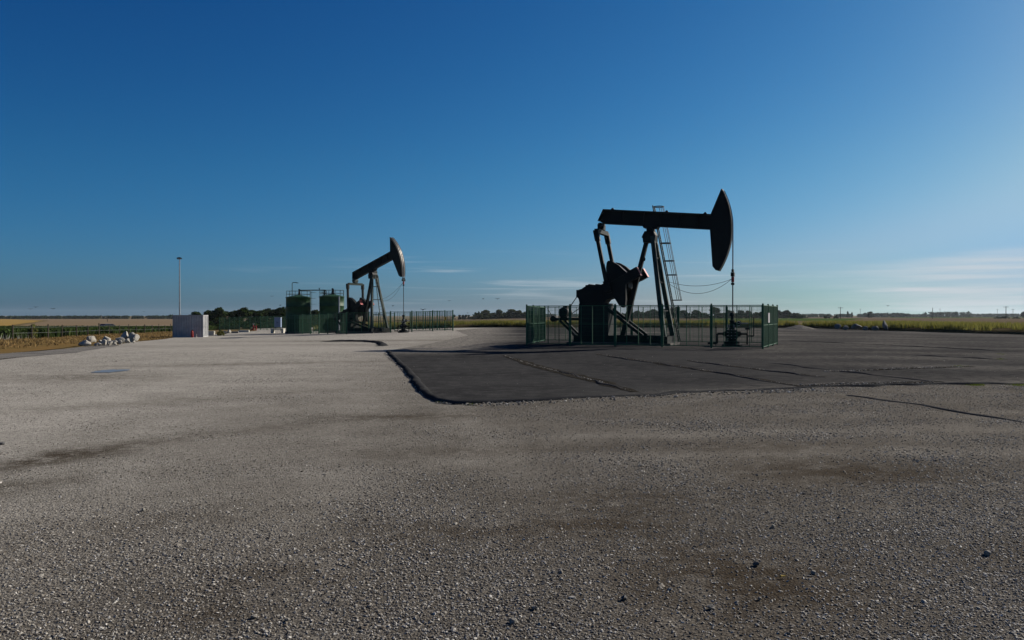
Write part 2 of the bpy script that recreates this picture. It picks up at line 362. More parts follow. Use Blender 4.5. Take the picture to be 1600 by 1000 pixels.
def dust_at(x, y):
    e = .42*math.exp(-front_dist(x, y, FRONT)/.55)*S(.5, 5, x) if y < 26 else 0.
    return min(1., e+.10*S(4,14,x)+.26*S(.35,.75,.5+.5*noise.noise(Vector((x*.22, y*.35, 3))))*S(3,14,x)+.04+.75*S(.45,.75,.5+.5*noise.noise(Vector((x*.12, y*.3, 7))))*S(30,60,y)*.5+1.2*S(1,-4.5,x)*S(30,39,y))
sheet('asphalt_pad', pad, .006, M['asphalt'], 1.2, lambda y: .7 if y < 40 else 2.5, dust_at, .10, 'dark worn asphalt pad under the nearer pumpjack')
strip = [gp(0,561), gp(60,556), gp(120,551), gp(185,540), gp(178,538), gp(120,543), gp(60,549), gp(0,553), (-30,30), (-26,24)]
sheet('old_road', strip, .010, M['roadstrip'], 1.2, jit=.15, lab='strip of old dark road at the yard edge')
verge = [gp(0,553), gp(60,548), gp(122,541), gp(220,532), gp(272,527), (-34,84), (-52,128), (-60,132), (-56,102), (-46,76), (-42,66), (-37,42), (-34,32)]
sheet('dry_verge', verge, .004, M['verge'], 2, jit=.3, lab='strip of dry orange brown grass and soil')
def field(name, poly, off, m, lab): sheet(name, poly, off, m, 40, jit=2., lab=lab)
field('wheat_field', [(-70,105),(-100,150),(-330,560),(-700,1100),(-1300,1100),(-300,150),(-150,90)], .05, M['wheat'], 'golden ripe wheat field far left')
field('stubble_field', [(-68,118),(-99,155),(-326,560),(-690,1100),(-200,1100),(-60,300),(-50,160)], .08, M['stubble'], 'pale brown stubble field behind the container')
field('brown_field', [(-30,112),(48,110),(52,60),(140,60),(900,500),(900,1200),(-120,1200),(-40,300)], .06, M['stubble2'], 'brown stubble field behind the pumpjacks')
field('green_field', [(52,230),(100,240),(230,520),(130,520)], .10, M['meadow'], 'narrow bright green field')
field('far_meadow', [(320,640),(900,620),(1400,1100),(500,1100)], .12, M['meadow'], 'far green meadow under the woods')
# bank along the field side
def bank():
    b = MB(); pts = [q for a_, b_ in zip(EDGE[:-1], EDGE[1:]) for q in densify([a_, b_], 1.2)[:max(1, int(math.hypot(b_[0]-a_[0], b_[1]-a_[1])/1.2))]]
    n = len(pts); prof = [(0,-.03),(.35,.20),(.9,.34),(3.,.40),(9.,.36),(14.,.0)]
    for i, p in enumerate(pts):
        q0 = pts[max(0,i-1)]; q1 = pts[min(n-1,i+1)]; d = Vector((q1[0]-q0[0], q1[1]-q0[1])).normalized(); nn = Vector((-d.y, d.x))
        if nn.x < -.2 or (abs(nn.x) < .3 and nn.y < 0): nn = -nn
        for o_, h in prof:
            x, y = p[0]+nn.x*o_, p[1]+nn.y*o_; b.v.append((x, y, zg(x, y)+h*(1+.5*noise.noise(Vector((x*.4, y*.4, 9))))))
    k = len(prof); b.f = [(i*k+j, i*k+j+1, (i+1)*k+j+1, (i+1)*k+j) for i in range(n-1) for j in range(k-1)]
    tag(b.build('field_bank', M['bank'], smooth=True), 'low earth bank along the field edge', kind='structure')
bank()

def ridge(name, pts, wd, h, m, lab, parent=None, cap=.0, wob=.3, off=.004):
    """a low asphalt lip that follows a line on the ground"""
    b = MB(); P = []
    for a, c in zip(pts[:-1], pts[1:]):
        L = math.hypot(c[0]-a[0], c[1]-a[1]); n = max(2, int(L/.22)); P += [(a[0]+(c[0]-a[0])*i/n, a[1]+(c[1]-a[1])*i/n) for i in range(n)]
    P.append(pts[-1]); prof = [(-.5,-.03),(-.42,.45),(-.22,.88),(0.05,1.),(.25,.7),(.5,.03)]; n = len(P); k = len(prof)
    for i, p in enumerate(P):
        q0 = P[max(0,i-3)]; q1 = P[min(n-1,i+3)]; d = Vector((q1[0]-q0[0], q1[1]-q0[1])).normalized(); nn = Vector((d.y, -d.x))
        t = i/(n-1); e = min(1, t*12+cap, (1-t)*6+cap); z0 = noise.noise(Vector((p[0]*1.1, p[1]*1.1, 5))); z1 = noise.noise(Vector((p[0]*3.3, p[1]*3.3, 8)))
        ww = wd*(1+wob*z0+.15*z1); hh = h*e*(1+wob*z1*.8); sh = wd*(.35 if h > .05 else 1.3)*z0; hh *= 1 if h > .05 else .25+1.1*S(-.5,.4,noise.noise(Vector((p[0]*.8, p[1]*.8, 15))))
        for o_, z in prof:
            x, y = p[0]+nn.x*(-o_*ww+sh), p[1]+nn.y*(-o_*ww+sh); b.v.append((x, y, zg(x, y)+off+(hh*z if z > 0 else z)))
    b.f = [(i*k+j, i*k+j+1, (i+1)*k+j+1, (i+1)*k+j) for i in range(n-1) for j in range(k-1)]
    return tag(b.build(name, m, parent, smooth=True), lab, kind='structure')
PXS = lambda *a: [gp(*p) for p in a]
ridge('asphalt_kerb', pad_front[:11], .25, .065, M['asphalt'], 'rounded asphalt lip round the corner of the pad', cap=.2)
ridge('asphalt_kerb', PXS((985,617),(1100,612),(1250,606),(1400,601.5),(1500,600),(1640,599)), .34, .032, M['asphalt'], 'worn flat end of the asphalt lip at the front of the pad')
ridge('asphalt_kerb', PXS((500,534),(540,533.5),(575,534),(594,536),(600,540),(590,541)), .5, .10, M['asphalt'], 'curved asphalt lip in front of the farther pumpjack')
for a in (((1217,532),(1400,540),(1600,550)), ((1425,555),(1500,559),(1562,562)), ((1200,567),(1290,578),(1400,590),(1485,599)), ((1330,617),(1440,633),(1600,661)), ((862,579),(940,598),(992,613)), ((940,556),(1020,567.5),(1120,582.5),(1250,604.5)), ((1080,565),(1180,577.5),(1290,590.5))):
    ridge('slab_edge', PXS(*a), .13, .026, M['tar'], None, off=.006)
def joint(a, wd):
    pts = PXS(*a); poly = []; back = []
    for i, p in enumerate(pts):
        q0 = pts[max(0,i-1)]; q1 = pts[min(len(pts)-1,i+1)]; d = Vector((q1[0]-q0[0], q1[1]-q0[1])).normalized(); t = .35 if i in (0,len(pts)-1) else 1
        poly.append((p[0]-d.y*wd*t, p[1]+d.x*wd*t)); back.append((p[0]+d.y*wd*t, p[1]-d.x*wd*t))
    sheet('gravel_joint', poly+back[::-1], .014, M['joint'], .25, jit=.14)
JOINTS = [((788,556),(830,570),(880,583),(940,598),(992,613)), ((930,553),(1020,567),(1120,582),(1250,604)), ((1070,563),(1180,577),(1290,590)), ((1290,581),(1420,576),(1520,573)), ((1250,603),(1350,600),(1480,597))]
for a, wd in zip(JOINTS, (.22,.16,.12,.2,.24)): joint(a, wd)
pc = gp(172,580)
pud = [(pc[0]+math.cos(t)*.40*(1+.6*noise.noise(Vector((math.cos(t)*1.6, math.sin(t)*1.6, 3)))), pc[1]+math.sin(t)*.62*(1+.6*noise.noise(Vector((math.cos(t)*2, math.sin(t)*2, 1))))) for t in np.linspace(0, 2*math.pi, 40, endpoint=False)]
me = bpy.data.meshes.new('puddle'); zz = max(zg(*p) for p in pud)+.004; me.from_pydata([(x,y,zz) for x,y in pud], [], [tuple(range(len(pud)))])
tag(place('puddle', me, M['water']), 'small puddle mirroring the sky on the pale gravel', kind='structure')

# ------------------------------------------------------------------ pumpjacks
def make_pumpjack(loc, rz, label, tilt, C, arm, span=1.0):
    """local x along the beam towards the well, pivot over x = 0, the well at x = 4.2"""
    r = thing('pumpjack', label, 'pumpjack', loc, rz, 'pumpjacks')
    G, K = M['pumpgreen'], M['pump']; PZ = 6.05; ct, st = math.cos(R(tilt)), math.sin(R(tilt))
    W = lambda x, z: (x*ct-z*st, PZ+x*st+z*ct)                     # beam frame -> pumpjack frame
    pr = lambda pts: [W(*p) for p in pts]
    MB().prism([(-4.3,-.1),(-1.0+2.3,-.1),(1.3,.12),(-4.3,.12)], -1.25, 1.25).build('foundation', M['concrete'], r)
    b = MB()
    for y in (-.62,.62):
        b.box(-4.1,1.1,y-.12,y+.12,.12,.17).box(-4.1,1.1,y-.12,y+.12,.43,.48).box(-4.1,1.1,y-.02,y+.02,.17,.43)
    for x in (-4.0,-2.9,-1.6,-.3): b.box(x-.08,x+.08,-.6,.6,.14,.45)
    b.box(.72,1.16,-1.3,1.3,.121,.46)
    b.build('skid', K, r)
    bev = []
    for y in (-1,1):
        MB().bar((.93,y*1.08,.46),(.14,y*.26,5.72),.20,.24,.17,.20).build('leg', G, r)
    MB().bar((-1.52,0,.46),(-.16,0,5.75),.26,.24,.22,.2).build('rear_leg', K, r)
    for z in (1.8,3.3,4.6):
        t = (z-.46)/(5.72-.46); y = 1.08+(.26-1.08)*t; x = .93+(.14-.93)*t
        MB().bar((x,-y,z),(x,y,z),.07,.07,side=(1,0,0)).build('crossbar', K, r)
    MB().prism([(-.34,5.40),(.28,5.40),(.30,5.78),(.2,6.0),(-.26,6.0),(-.38,5.78)], -.34, .34).box(-.42,-.3,-.3,.3,5.66,5.74).build('post_head', K, r)
    sb = MB().tube((0,-.42,PZ+.02),(0,.42,PZ+.02),.15,n=16).prism(pr([(-.35,.1),(.35,.1),(.42,.23),(-.42,.23)]), -.26, .26).build('saddle_bearing', K, r)
    b = MB().ring((-.42,0,4.55), .10, .045, 'y', 12).build('lifting_ring', K, r)
    # walking beam
    bm_ = MB().prism(pr([(-2.67,.99),(3.1,.99),(3.1,.26),(-2.62,.23),(-2.90,.36)]), -.03, .03)
    bm_.prism(pr([(-2.69,1.0),(3.12,1.0),(3.12,.94),(-2.66,.94)]), -.20, .20).prism(pr([(-2.64,.28),(3.12,.28),(3.12,.22),(-2.64,.22)]), -.20, .20)
    bm_.prism(pr([(-2.69,1.0),(-2.62,1.0),(-2.88,.36),(-2.93,.35)]), -.20, .20)
    for x in (-1.6,-.45,.45,1.5,2.4): bm_.prism(pr([(x,.95),(x+.03,.95),(x+.03,.27),(x,.27)]), -.18, .18)
    beam = bm_.build('walking_beam', K, r)
    for x in (-2.2,.75,2.75):
        MB().prism(pr([(x-.10,1.0),(x+.10,1.0),(x+.05,1.09),(x,1.11),(x-.05,1.09)]), -.03, .03).build('lifting_eye', K, beam)
    # horsehead
    Rh = 4.17; arc = [(Rh*math.cos(R(a)), Rh*math.sin(R(a))) for a in np.linspace(33,-26.5,22)]
    hd = MB().prism(pr(arc+[(3.58,-1.84),(3.41,-1.66),(3.10,.2),(3.06,1.0),(3.46,2.30)]), -.19, .19).build('horsehead', K, r)
    b = MB(); q = []
    for a in np.linspace(33.3,-26.5,24):
        for rr, y in ((Rh+.002,-.27),(Rh+.035,-.27),(Rh+.035,.27),(Rh+.002,.27)):
            x, z = W(rr*math.cos(R(a)), rr*math.sin(R(a))); q.append((x,y,z))
    b.add(q, [(i*4+j, i*4+(j+1)%4, i*4+4+(j+1)%4, i*4+4+j) for i in range(23) for j in range(4)]+[(0,1,2,3),(95,94,93,92)])
    b.build('arc_plate', K, hd)
    # bridle: wrapped over the arc plate, then hanging to the carrier bar
    zc = 3.5 if tilt < 5 else 5.0
    for y in (-.09,.09):
        pts = []
        for a in np.linspace(32,-tilt,14): x, z = W((Rh+.055)*math.cos(R(a)), (Rh+.055)*math.sin(R(a))); pts.append((x,y,z))
        MB().path(pts+[(Rh+.055,y,zc+.25)], .022, 6).build('bridle_cable', M['cable'], r)
    X0 = Rh+.055
    cb = MB().box(X0-.08,X0+.08,-.18,.18,zc+.04,zc+.24).box(X0-.05,X0+.05,-.14,.14,zc+.26,zc+.4).build('carrier_bar', K, r)
    MB().tube((X0,0,zc-.25),(X0,0,zc+.02),.075,n=12).build('load_cell', M['red'], cb)
    MB().tube((X0,0,zc-.4),(X0,0,zc-.28),.085,n=12).build('rod_clamp', K, cb)
    MB().tube((X0,0,1.5),(X0,0,zc+.1),.030,n=8).build('polished_rod', M['rod'], r)
    for sag, z1 in ((.28,3.32),(.62,3.22)):
        p = [Vector((X0-.05,-.05,zc-.1)), Vector((.95,.1,z1))]; pts = []
        for i in range(15):
            t = i/14; v_ = p[0].lerp(p[1], t); v_.z -= sag*4*t*(1-t); pts.append(v_)
        MB().path(pts, .011, 5).build('signal_cable', M['rod'], r)
    # equaliser and pitmans
    ex, ez = W(-2.74, .16); ez2 = ez-.42
    eq = MB().box(ex-.13,ex+.13,-span+.1,span-.1,ez2-.10,ez2+.13).box(ex-.17,ex+.17,-.2,.2,ez2+.13,ez-.08).tube((ex,-.3,ez-.05),(ex,.3,ez-.05),.15,n=14)
    eq.build('equaliser', G if tilt > 5 else K, r)
    c28, s28 = math.cos(R(arm)), math.sin(R(arm)); CR = lambda a, b_: (C[0]+a*c28-b_*s28, C[1]+a*s28+b_*c28)
    pin = CR(-.6,-.02)
    for y in (-1,1):
        ym = y*span; p0 = (ex, ym, ez2-.05); p1 = (pin[0], ym, pin[1]); d = Vector(p1)-Vector(p0)
        b = MB().bar(p0, p1, .16, .19).bar(Vector(p0)-d*.03, Vector(p0)+d*.16, .22, .27)
        b.bar(Vector(p1)-d*.13, Vector(p1)+d*.05, .24, .30); b.build('pitman', K, r)
        y0, y1 = sorted((y*(span-.33), y*(span-.14)))
        ck = MB().prism([CR(*p) for p in ((-.78,-.22),(-.78,.20),(-.6,.25),(1.22,.24),(1.24,-.27),(-.6,-.28))], y0, y1)
        ck.tube((pin[0],y*(span-.2),pin[1]),(pin[0],y*(span+.16),pin[1]),.11,n=12); ck = ck.build('crank', K, r)
        y0, y1 = sorted((y*(span-.40), y*(span-.09)))
        MB().prism([CR(*p) for p in ((-.42,.21),(-.36,.55),(-.18,1.0),(-.02,1.22),(.1,1.28),(.27,1.14),(.49,.78),(.62,.42),(.68,.21))], y0, y1).build('counterweight', K, ck)
        MB().prism([CR(*p) for p in ((-.5,-.25),(-.53,-.6),(-.49,-1.08),(-.36,-1.30),(-.2,-1.25),(-.04,-1.02),(.16,-.66),(.36,-.25))], y0, y1).build('counterweight', K, ck)
        MB().prism([CR(*p) for p in ((.80,.25),(1.26,.25),(1.28,-.28),(.80,-.28))], y0-.01, y1+.01).build('counterweight', K, ck)
        MB().prism([CR(*p) for p in ((1.262,.25),(1.275,.25),(1.295,-.28),(1.282,-.28))], y0-.01, y1+.01).build('end_plate', M['red'], ck)
    MB().tube((C[0],-span+.2,C[1]),(C[0],span-.2,C[1]),.14,n=16).build('crank_shaft', K, r)
    # gear reducer on its pedestal
    dz = C[1]-3.28; dx = C[0]+1.57
    gb = MB().prism([(x+dx,z+dz) for x,z in ((-4.0,2.62),(-3.86,2.95),(-3.5,3.04),(-3.46,3.2),(-2.5,3.2),(-2.0,3.52),(-1.55,3.66),(-1.12,3.45),(-1.1,3.0),(-1.5,2.62),(-2.3,2.4),(-2.45,2.2),(-3.8,2.2),(-3.86,2.45))], -.5, .5)
    for x in (-3.3,-2.9,-2.55): gb.box(x-.06+dx,x+.06+dx,-.35,.35,3.2+dz,3.25+dz)
    gb = gb.build('gear_reducer', K, r)
    MB().tube((-3.7+dx,.55,2.75+dz),(-3.7+dx,.70,2.75+dz),.42,n=22).build('sheave', K, gb)
    MB().box(-4.12+dx,-3.9+dx,-.1,.1,2.55+dz,2.95+dz).build('brake_lever_box', K, gb)
    ph = 2.2+dz
    MB().prism([(-3.86+dx,.12),(-2.16+dx,.12),(-2.20+dx,ph),(-3.82+dx,ph)], -.56, .56).build('pedestal', K, r)
    for y in (-.5,.5):
        MB().bar((-2.36+dx,y,ph-.2),(-.32,y,.47),.13,.17).build('strut', K, r)
    # motor on its slide behind the reducer
    mp = MB().box(-5.35,-3.8,-.5,.5,1.28,1.42); 
    for y in (-.4,.4): mp.bar((-5.0,y,1.30),(-3.9,y,.28),.12,.12)
    mp.build('motor_platform', K, r)
    mo = MB().tube((-4.78,-.45,1.72),(-4.78,.4,1.72),.26,n=20).box(-4.98,-4.58,-.3,.3,1.42,1.52).box(-4.86,-4.62,-.2,.1,1.96,2.06)
    mo = mo.build('motor', K, r); MB().tube((-4.78,-.47,1.72),(-4.78,-.451,1.72),.2,n=20).build('fan_cover', K, mo)
    MB().tube((-4.78,.42,1.72),(-4.78,.6,1.72),.16,n=16).build('motor_pulley', K, mo)
    b = MB()
    for s_ in (-1,1):
        d = Vector((-3.7+dx+4.78,0,2.75+dz-1.72)).normalized(); nrm = Vector((-d.z,0,d.x))*s_
        b.bar(Vector((-4.78,.62,1.72))+nrm*.15, Vector((-3.7+dx,.62,2.75+dz))+nrm*.41, .1, .025)
    b.build('drive_belt', M['dark'], r)
    MB().tube((-5.45,-.2,1.36),(-5.45,.2,1.36),.17,n=12).bar((-5.5,0,1.4),(-5.85,0,1.95),.03,.03).build('brake_hub', K, r)
    # ladder with safety cage
    ly = .52; L0, L1 = Vector((1.42,ly,.2)), Vector((.02,ly,7.42)); ld = L1-L0
    if tilt > 5: L1 = L0.lerp(L1, .76); ly = 0; L0.y = L1.y = 0; L0.x += .04; L1.x += .12; ld = L1-L0
    la = MB()
    for y in (-.2,.2): la.bar(L0+Vector((0,y,0)), L1+Vector((0,y,0)), .04, .06)
    la = la.build('ladder', G, r); nr = int(ld.length/.3)
    rung = None
    for i in range(1, nr):
        p = L0+ld*(i/nr)
        if rung is None: rung = MB().tube((0,-.2,0),(0,.2,0),.014,n=6).mesh('rung')
        o = place('rung', rung, G, la); o.location = p
    if tilt < 5:
        hoop = MB().ring((.27,0,0), .27, .026, 'z', 18, m=5).mesh('cage_hoop')
        for z in (2.36,3.7,4.45,5.4,7.36):
            t = (z-L0.z)/ld.z; o = place('cage_hoop', hoop, K, la); o.location = L0+ld*t
        for a in (-75,-30,30,75):
            off = Vector((.27+.27*math.cos(R(a)), .27*math.sin(R(a)), 0))
            MB().bar(L0+ld*((2.36-L0.z)/ld.z)+off, L0+ld*((7.36-L0.z)/ld.z)+off, .05, .02).build('cage_bar', K, la)
    return r
P1 = Vector((11.23,40.62)); TH1 = 23; P2 = Vector((-10.5,77.0)); TH2 = 37
def at_u(P, th, s, v=0): return (P.x+s*math.cos(R(th))+v*math.sin(R(th)), P.y-s*math.sin(R(th))+v*math.cos(R(th)))
x, y = at_u(P1, TH1, -4.2); make_pumpjack((x, y, .02), -R(TH1), 'large nearer pumpjack, its long beam almost level, inside the right fence', -5.5, (-1.57,3.28), 28)
x, y = at_u(P2, TH2, -4.2); make_pumpjack((x, y, zg(x,y)+.02), -R(TH2), 'farther pumpjack with its horsehead raised high, beside the two tanks', 18.8, (-2.05,2.40), 30)

# ------------------------------------------------------------------ wellheads
def wellhead(P, th, label):
    z = zg(P.x, P.y); r = thing('wellhead', label, 'wellhead', (P.x, P.y, z), -R(th), 'wellheads'); K = M['pump']; r.scale = (.82,.82,.97)
    MB().lathe([(0,0),(.62,0),(.62,.1),(.5,.14),(.5,.26),(0,.26)]).build('cellar_cover', K, r)
    MB().lathe([(.26,.2),(.26,.42),(.36,.44),(.36,.54),(.24,.56),(.22,.74),(.33,.76),(.33,.85),(.2,.87),(.17,1.0),(.24,1.02),(.24,1.1),(.13,1.13),(.13,1.28),(.17,1.3),(.17,1.36),(.10,1.38),(.10,1.58),(.15,1.6),(.13,1.74),(.05,1.8),(0,1.8)]).build('stack', K, r)
    for z_, n in ((.49,8),(.80,8),(1.06,6)):
        for i in range(n):
            a = 2*math.pi*i/n; MB().tube((.29*math.cos(a),.29*math.sin(a),z_-.09),(.29*math.cos(a),.29*math.sin(a),z_+.09),.024,n=6).build('bolt', M['galv'], r)
    for s, zz in ((-1,.65),(1,.65),(1,1.2)):
        v = MB().tube((0,0,zz),(s*.55,0,zz),.07,n=10).tube((s*.42,0,zz-.13),(s*.42,0,zz+.13),.11,n=10).build('side_valve', K, r)
        h = MB().ring((s*.42,-.3,zz), .12, .016, 'y', 16); h.tube((s*.42,0,zz),(s*.42,-.3,zz),.016,n=6).bar((s*.42-.12,-.3,zz),(s*.42+.12,-.3,zz),.015,.015); h.build('handwheel', M['galv'] if zz > 1 else K, v)
    MB().path([(.55,0,1.2),(.95,0,1.2),(.95,0,1.18)], .035, 8).build('gauge_line', M['galv'], r)
    MB().path([(-.55,0,.65),(-.9,0,.65),(-.9,0,.15),(-1.5,0,.15)], .055, 8).build('flow_line', K, r)
    MB().tube((-1.0,.1,0),(-1.0,.1,1.25),.03,n=8).tube((-1.06,.1,.98),(-.94,.1,.98),.05,n=8).build('standpipe', K, r)
    MB().path([(.55,0,.65),(.9,0,.65),(.9,0,.12),(.9,.0,.1)], .05, 8).tube((.78,0,.92),(1.1,0,.92),.045,n=8).tube((.9,0,.65),(.9,0,.92),.03,n=8).build('bleed_line', K, r)
    MB().path([(.95,.1,.55),(1.28,.1,.55),(1.28,.1,1.5)], .035, 8).build('riser', K, r)
    return r
wellhead(P1, TH1, 'dark wellhead stack with side valves under the nearer pumpjack')
wellhead(P2, TH2, 'wellhead stack behind mesh under the farther pumpjack')

# ------------------------------------------------------------------ mesh fences
_wm = {}
def wire_mesh(L, H, pitch=.06):
    k = (round(L,2), H, pitch)
    if k not in _wm:
        b = MB(); n = int(L/pitch)
        for i in range(1, n):
            x = L*i/n; b.add([(x-.0040,-.0040,.12),(x+.0040,-.0040,.12),(x,.0045,.12),(x-.0040,-.0040,H),(x+.0040,-.0040,H),(x,.0045,H)], [(0,1,4,3),(1,2,5,4),(2,0,3,5)])
        for i in range(1, 9):
            z = .12+(H-.12)*i/9; b.add([(0,.003,z-.003),(0,.003,z+.003),(0,.009,z),(L,.003,z-.003),(L,.003,z+.003),(L,.009,z)], [(0,1,4,3),(1,2,5,4),(2,0,3,5)])
        _wm[k] = b.mesh('wire_mesh'); _wm[k].materials.append(M['wire'])
    return _wm[k]
def fence(name, label, pts, pans, H=2.05, closed=False, group=None, pr=.035, mid=True, extra=1, pitch=.06):
    r = thing(name, label, 'fence', (pts[0][0], pts[0][1], zg(*pts[0])), 0, group); o0 = Vector((pts[0][0], pts[0][1], zg(*pts[0])))
    post = MB().tube((0,0,-.15),(0,0,H+.06),pr,n=8).tube((0,0,H+.06),(0,0,H+.09),pr*1.15,pr*.6,n=8).mesh('post')
    segs = list(zip(pts, pts[1:]+(pts[:1] if closed else [])))[:len(pans)]
    for (a, b), n in zip(segs, pans):
        a, b = Vector(a), Vector(b); ang = math.atan2(b.y-a.y, b.x-a.x)
        if n == 0: continue
        L = (b-a).length/n
        for i in range(n):
            p = a.lerp(b, i/n); q = a.lerp(b, (i+1)/n); zp, zq = zg(p.x,p.y), zg(q.x,q.y); z = .5*(zp+zq)
            o = place('post', post, M['fence'], r); o.location = Vector((p.x,p.y,zp))-o0
            g = .05; l_ = L-2*g
            f = MB(); f.bar((g,0,H),(L-g,0,H),.035,.035).bar((g,0,.10),(L-g,0,.10),.035,.035)
            if mid: f.bar((g,0,1.12),(L-g,0,1.12),.028,.028)
            for x in (g, L-g): f.bar((x,0,.10),(x,0,H),.035,.035,side=(1,0,0))
            for e in range(extra): x = L*(e+1)/(extra+1); f.bar((x,0,.10),(x,0,H),.032,.032,side=(1,0,0))
            f = f.build('panel_frame', M['fence'], r); f.location = Vector((p.x,p.y,z))-o0; f.rotation_euler = (0,0,ang)
            m = place('wire_mesh', wire_mesh(l_, H, pitch), M['wire'], f); m.location = (g,0,0)
    if not closed:
        o = place('post', post, M['fence'], r); q = pts[-1]; o.location = Vector((q[0],q[1],zg(*q)))-o0
    return r
A_, B_, C_, D_ = (.77,41.6), (11.75,37.3), (14.25,42.8), (1.95,47.6)
f1 = fence('mesh_fence', 'green mesh fence enclosing the nearer pumpjack and its wellhead', [A_,B_,C_,D_], [5,3,5,3], closed=True, group='green mesh fences', pr=.045, extra=3)
def sign(fr, p, ang, w_, h_, z, m, lab):
    o = MB().box(-w_/2,w_/2,-.012,.012,0,h_).build('sign_board', m); o.location = (p[0],p[1],z); o.rotation_euler = (0,0,ang); tag(o, lab, 'sign', 'fence signs')
    for x in (-w_*.35,w_*.35): MB().tube((x,-.02,h_*.9),(x,.02,h_*.9),.012,n=6).build('clip', M['galv'], o)
t = .32; sign(f1, (B_[0]+(C_[0]-B_[0])*t+.04, B_[1]+(C_[1]-B_[1])*t-.02), math.atan2(C_[1]-B_[1], C_[0]-B_[0]), .6, .48, zg(13,40)+1.22, M['white'], 'white sign board seen edge on at the right side of the near fence')
F2 = [(-25.4,90),(-16.1,77.5),(-6.1,82.2),(-12.2,95.5),(-20.0,97)]
fence('mesh_fence', 'dark green mesh fence in front of the tanks and the farther pumpjack', F2, [7,5,6,4], group='green mesh fences', pr=.06, extra=2, pitch=.11)
sign(None, (F2[2][0]-.75, F2[2][1]-.42), math.atan2(4.7,10), .22, .34, zg(-7,82)+1.1, M['leafyellow'], 'small yellow notice on the right end of the farther fence')
fence('mesh_fence', 'low dark mesh fence in front of the trees beside the container', [(-47,128),(-38.2,121),(-31.5,112)], [4,4], group='green mesh fences', pr=.05, pitch=.16)

# ------------------------------------------------------------------ storage tanks
def tank(px, label, Y, ladder_ang, extra):
    X = (px-800)/FPX*Y; z = zg(X, Y); r = thing('storage_tank', label, 'tank', (X,Y,z), 0, 'green storage tanks'); T = M['tank']; Rr = 1.38; H = 4.10
    MB().lathe([(0,0),(Rr+.12,0),(Rr+.12,.22),(0,.22)], n=32).build('plinth', M['concrete'], r)
    MB().lathe([(Rr,.22),(Rr,1.6),(Rr+.02,1.61),(Rr+.02,1.65),(Rr,1.66),(Rr,3.0),(Rr+.02,3.01),(Rr+.02,3.05),(Rr,3.06),(Rr,H-.06),(Rr+.06,H-.05),(Rr+.06,H)], n=48).build('shell', T, r, True)
    rf = MB().lathe([(Rr+.06,H),(.3,H+.28),(0,H+.30)], n=48).build('roof', T, r, True)
    MB().tube((.1,0,H+.25),(.1,0,H+.85),.16,.07,n=12).tube((.1,0,H+.75),(.1,0,H+.95),.11,n=12).build('vent', M['pump'], rf)
    for a in range(0,360,30):
        x, y = (Rr-.02)*math.cos(R(a)), (Rr-.02)*math.sin(R(a)); MB().tube((x,y,H),(x,y,H+.74),.020,n=6).build('rail_post', M['pumpgreen'], r)
    for zz in (.36,.72): MB().ring((0,0,H+zz), Rr-.02, .018, 'z', 36).build('hand_rail', M['pumpgreen'], r)
    a = R(ladder_ang); d = Vector((math.cos(a), math.sin(a), 0)); s = Vector((-d.y, d.x, 0)); la = MB()
    for k in (-.2,.2): la.bar(d*(Rr+.2)+s*k+Vector((0,0,.1)), d*(Rr+.2)+s*k+Vector((0,0,H+.74)), .04, .03)
    la = la.build('ladder', M['pumpgreen'], r); rung = MB().tube(d*(Rr+.2)-s*.2, d*(Rr+.2)+s*.2, .014, n=5).mesh('rung')
    for i in range(1,17): o = place('rung', rung, M['pumpgreen'], la); o.location = (0,0,.1+i*.3)
    for i in range(5):
        c = d*(Rr+.52)+Vector((0,0,2.0+i*.66)); MB().ring(c, .34, .010, 'z', 14).build('cage_hoop', M['pumpgreen'], la)
    if extra == 'lamp':
        MB().path([(-.55,-.6,H+.1),(-.55,-.6,H+1.6),(-.45,-.6,H+1.68),(-.05,-.6,H+1.68)], .04, 8).box(-.12,.16,-.66,-.54,H+1.60,H+1.67).build('lamp_arm', M['pumpgreen'], r)
    else:
        for x, h in ((-.75,.75),(.25,.85)): MB().tube((x,-.3,H+.1),(x,-.3,H+h),.08,n=10).tube((x,-.3,H+.3),(x,-.3,H+.4),.16,n=10).build('fitting', M['pump'], rf)
        MB().box(.98,1.12,-1.02,-.9,.3,H).build('cable_duct', M['galv'], r)
    return X, Y, z+H
Yt = 91.
t1 = tank(466.5, 'left green storage tank with a lamp arm on its roof', Yt, -15, 'lamp'); t2 = tank(518.5, 'right green storage tank with its sunlit side towards the pumpjack', Yt, 140, 'pipes')
pp = thing('vapour_pipe', 'thin dark pipe spanning the gap between the roofs of both tanks', 'pipe', (t1[0]+.1, t1[1], t1[2]+.2))
MB().path([(0,0,.55),(.1,0,.62),(2.9,0,.64),(3.05,0,.59),(3.08,0,.02)], .055, 8).build('pipe_run', M['pump'], pp)
MB().tube((2.3,0,.64),(2.3,0,.85),.04,n=8).bar((2.15,0,.85),(2.45,0,.88),.04,.03).build('valve', M['pump'], pp)

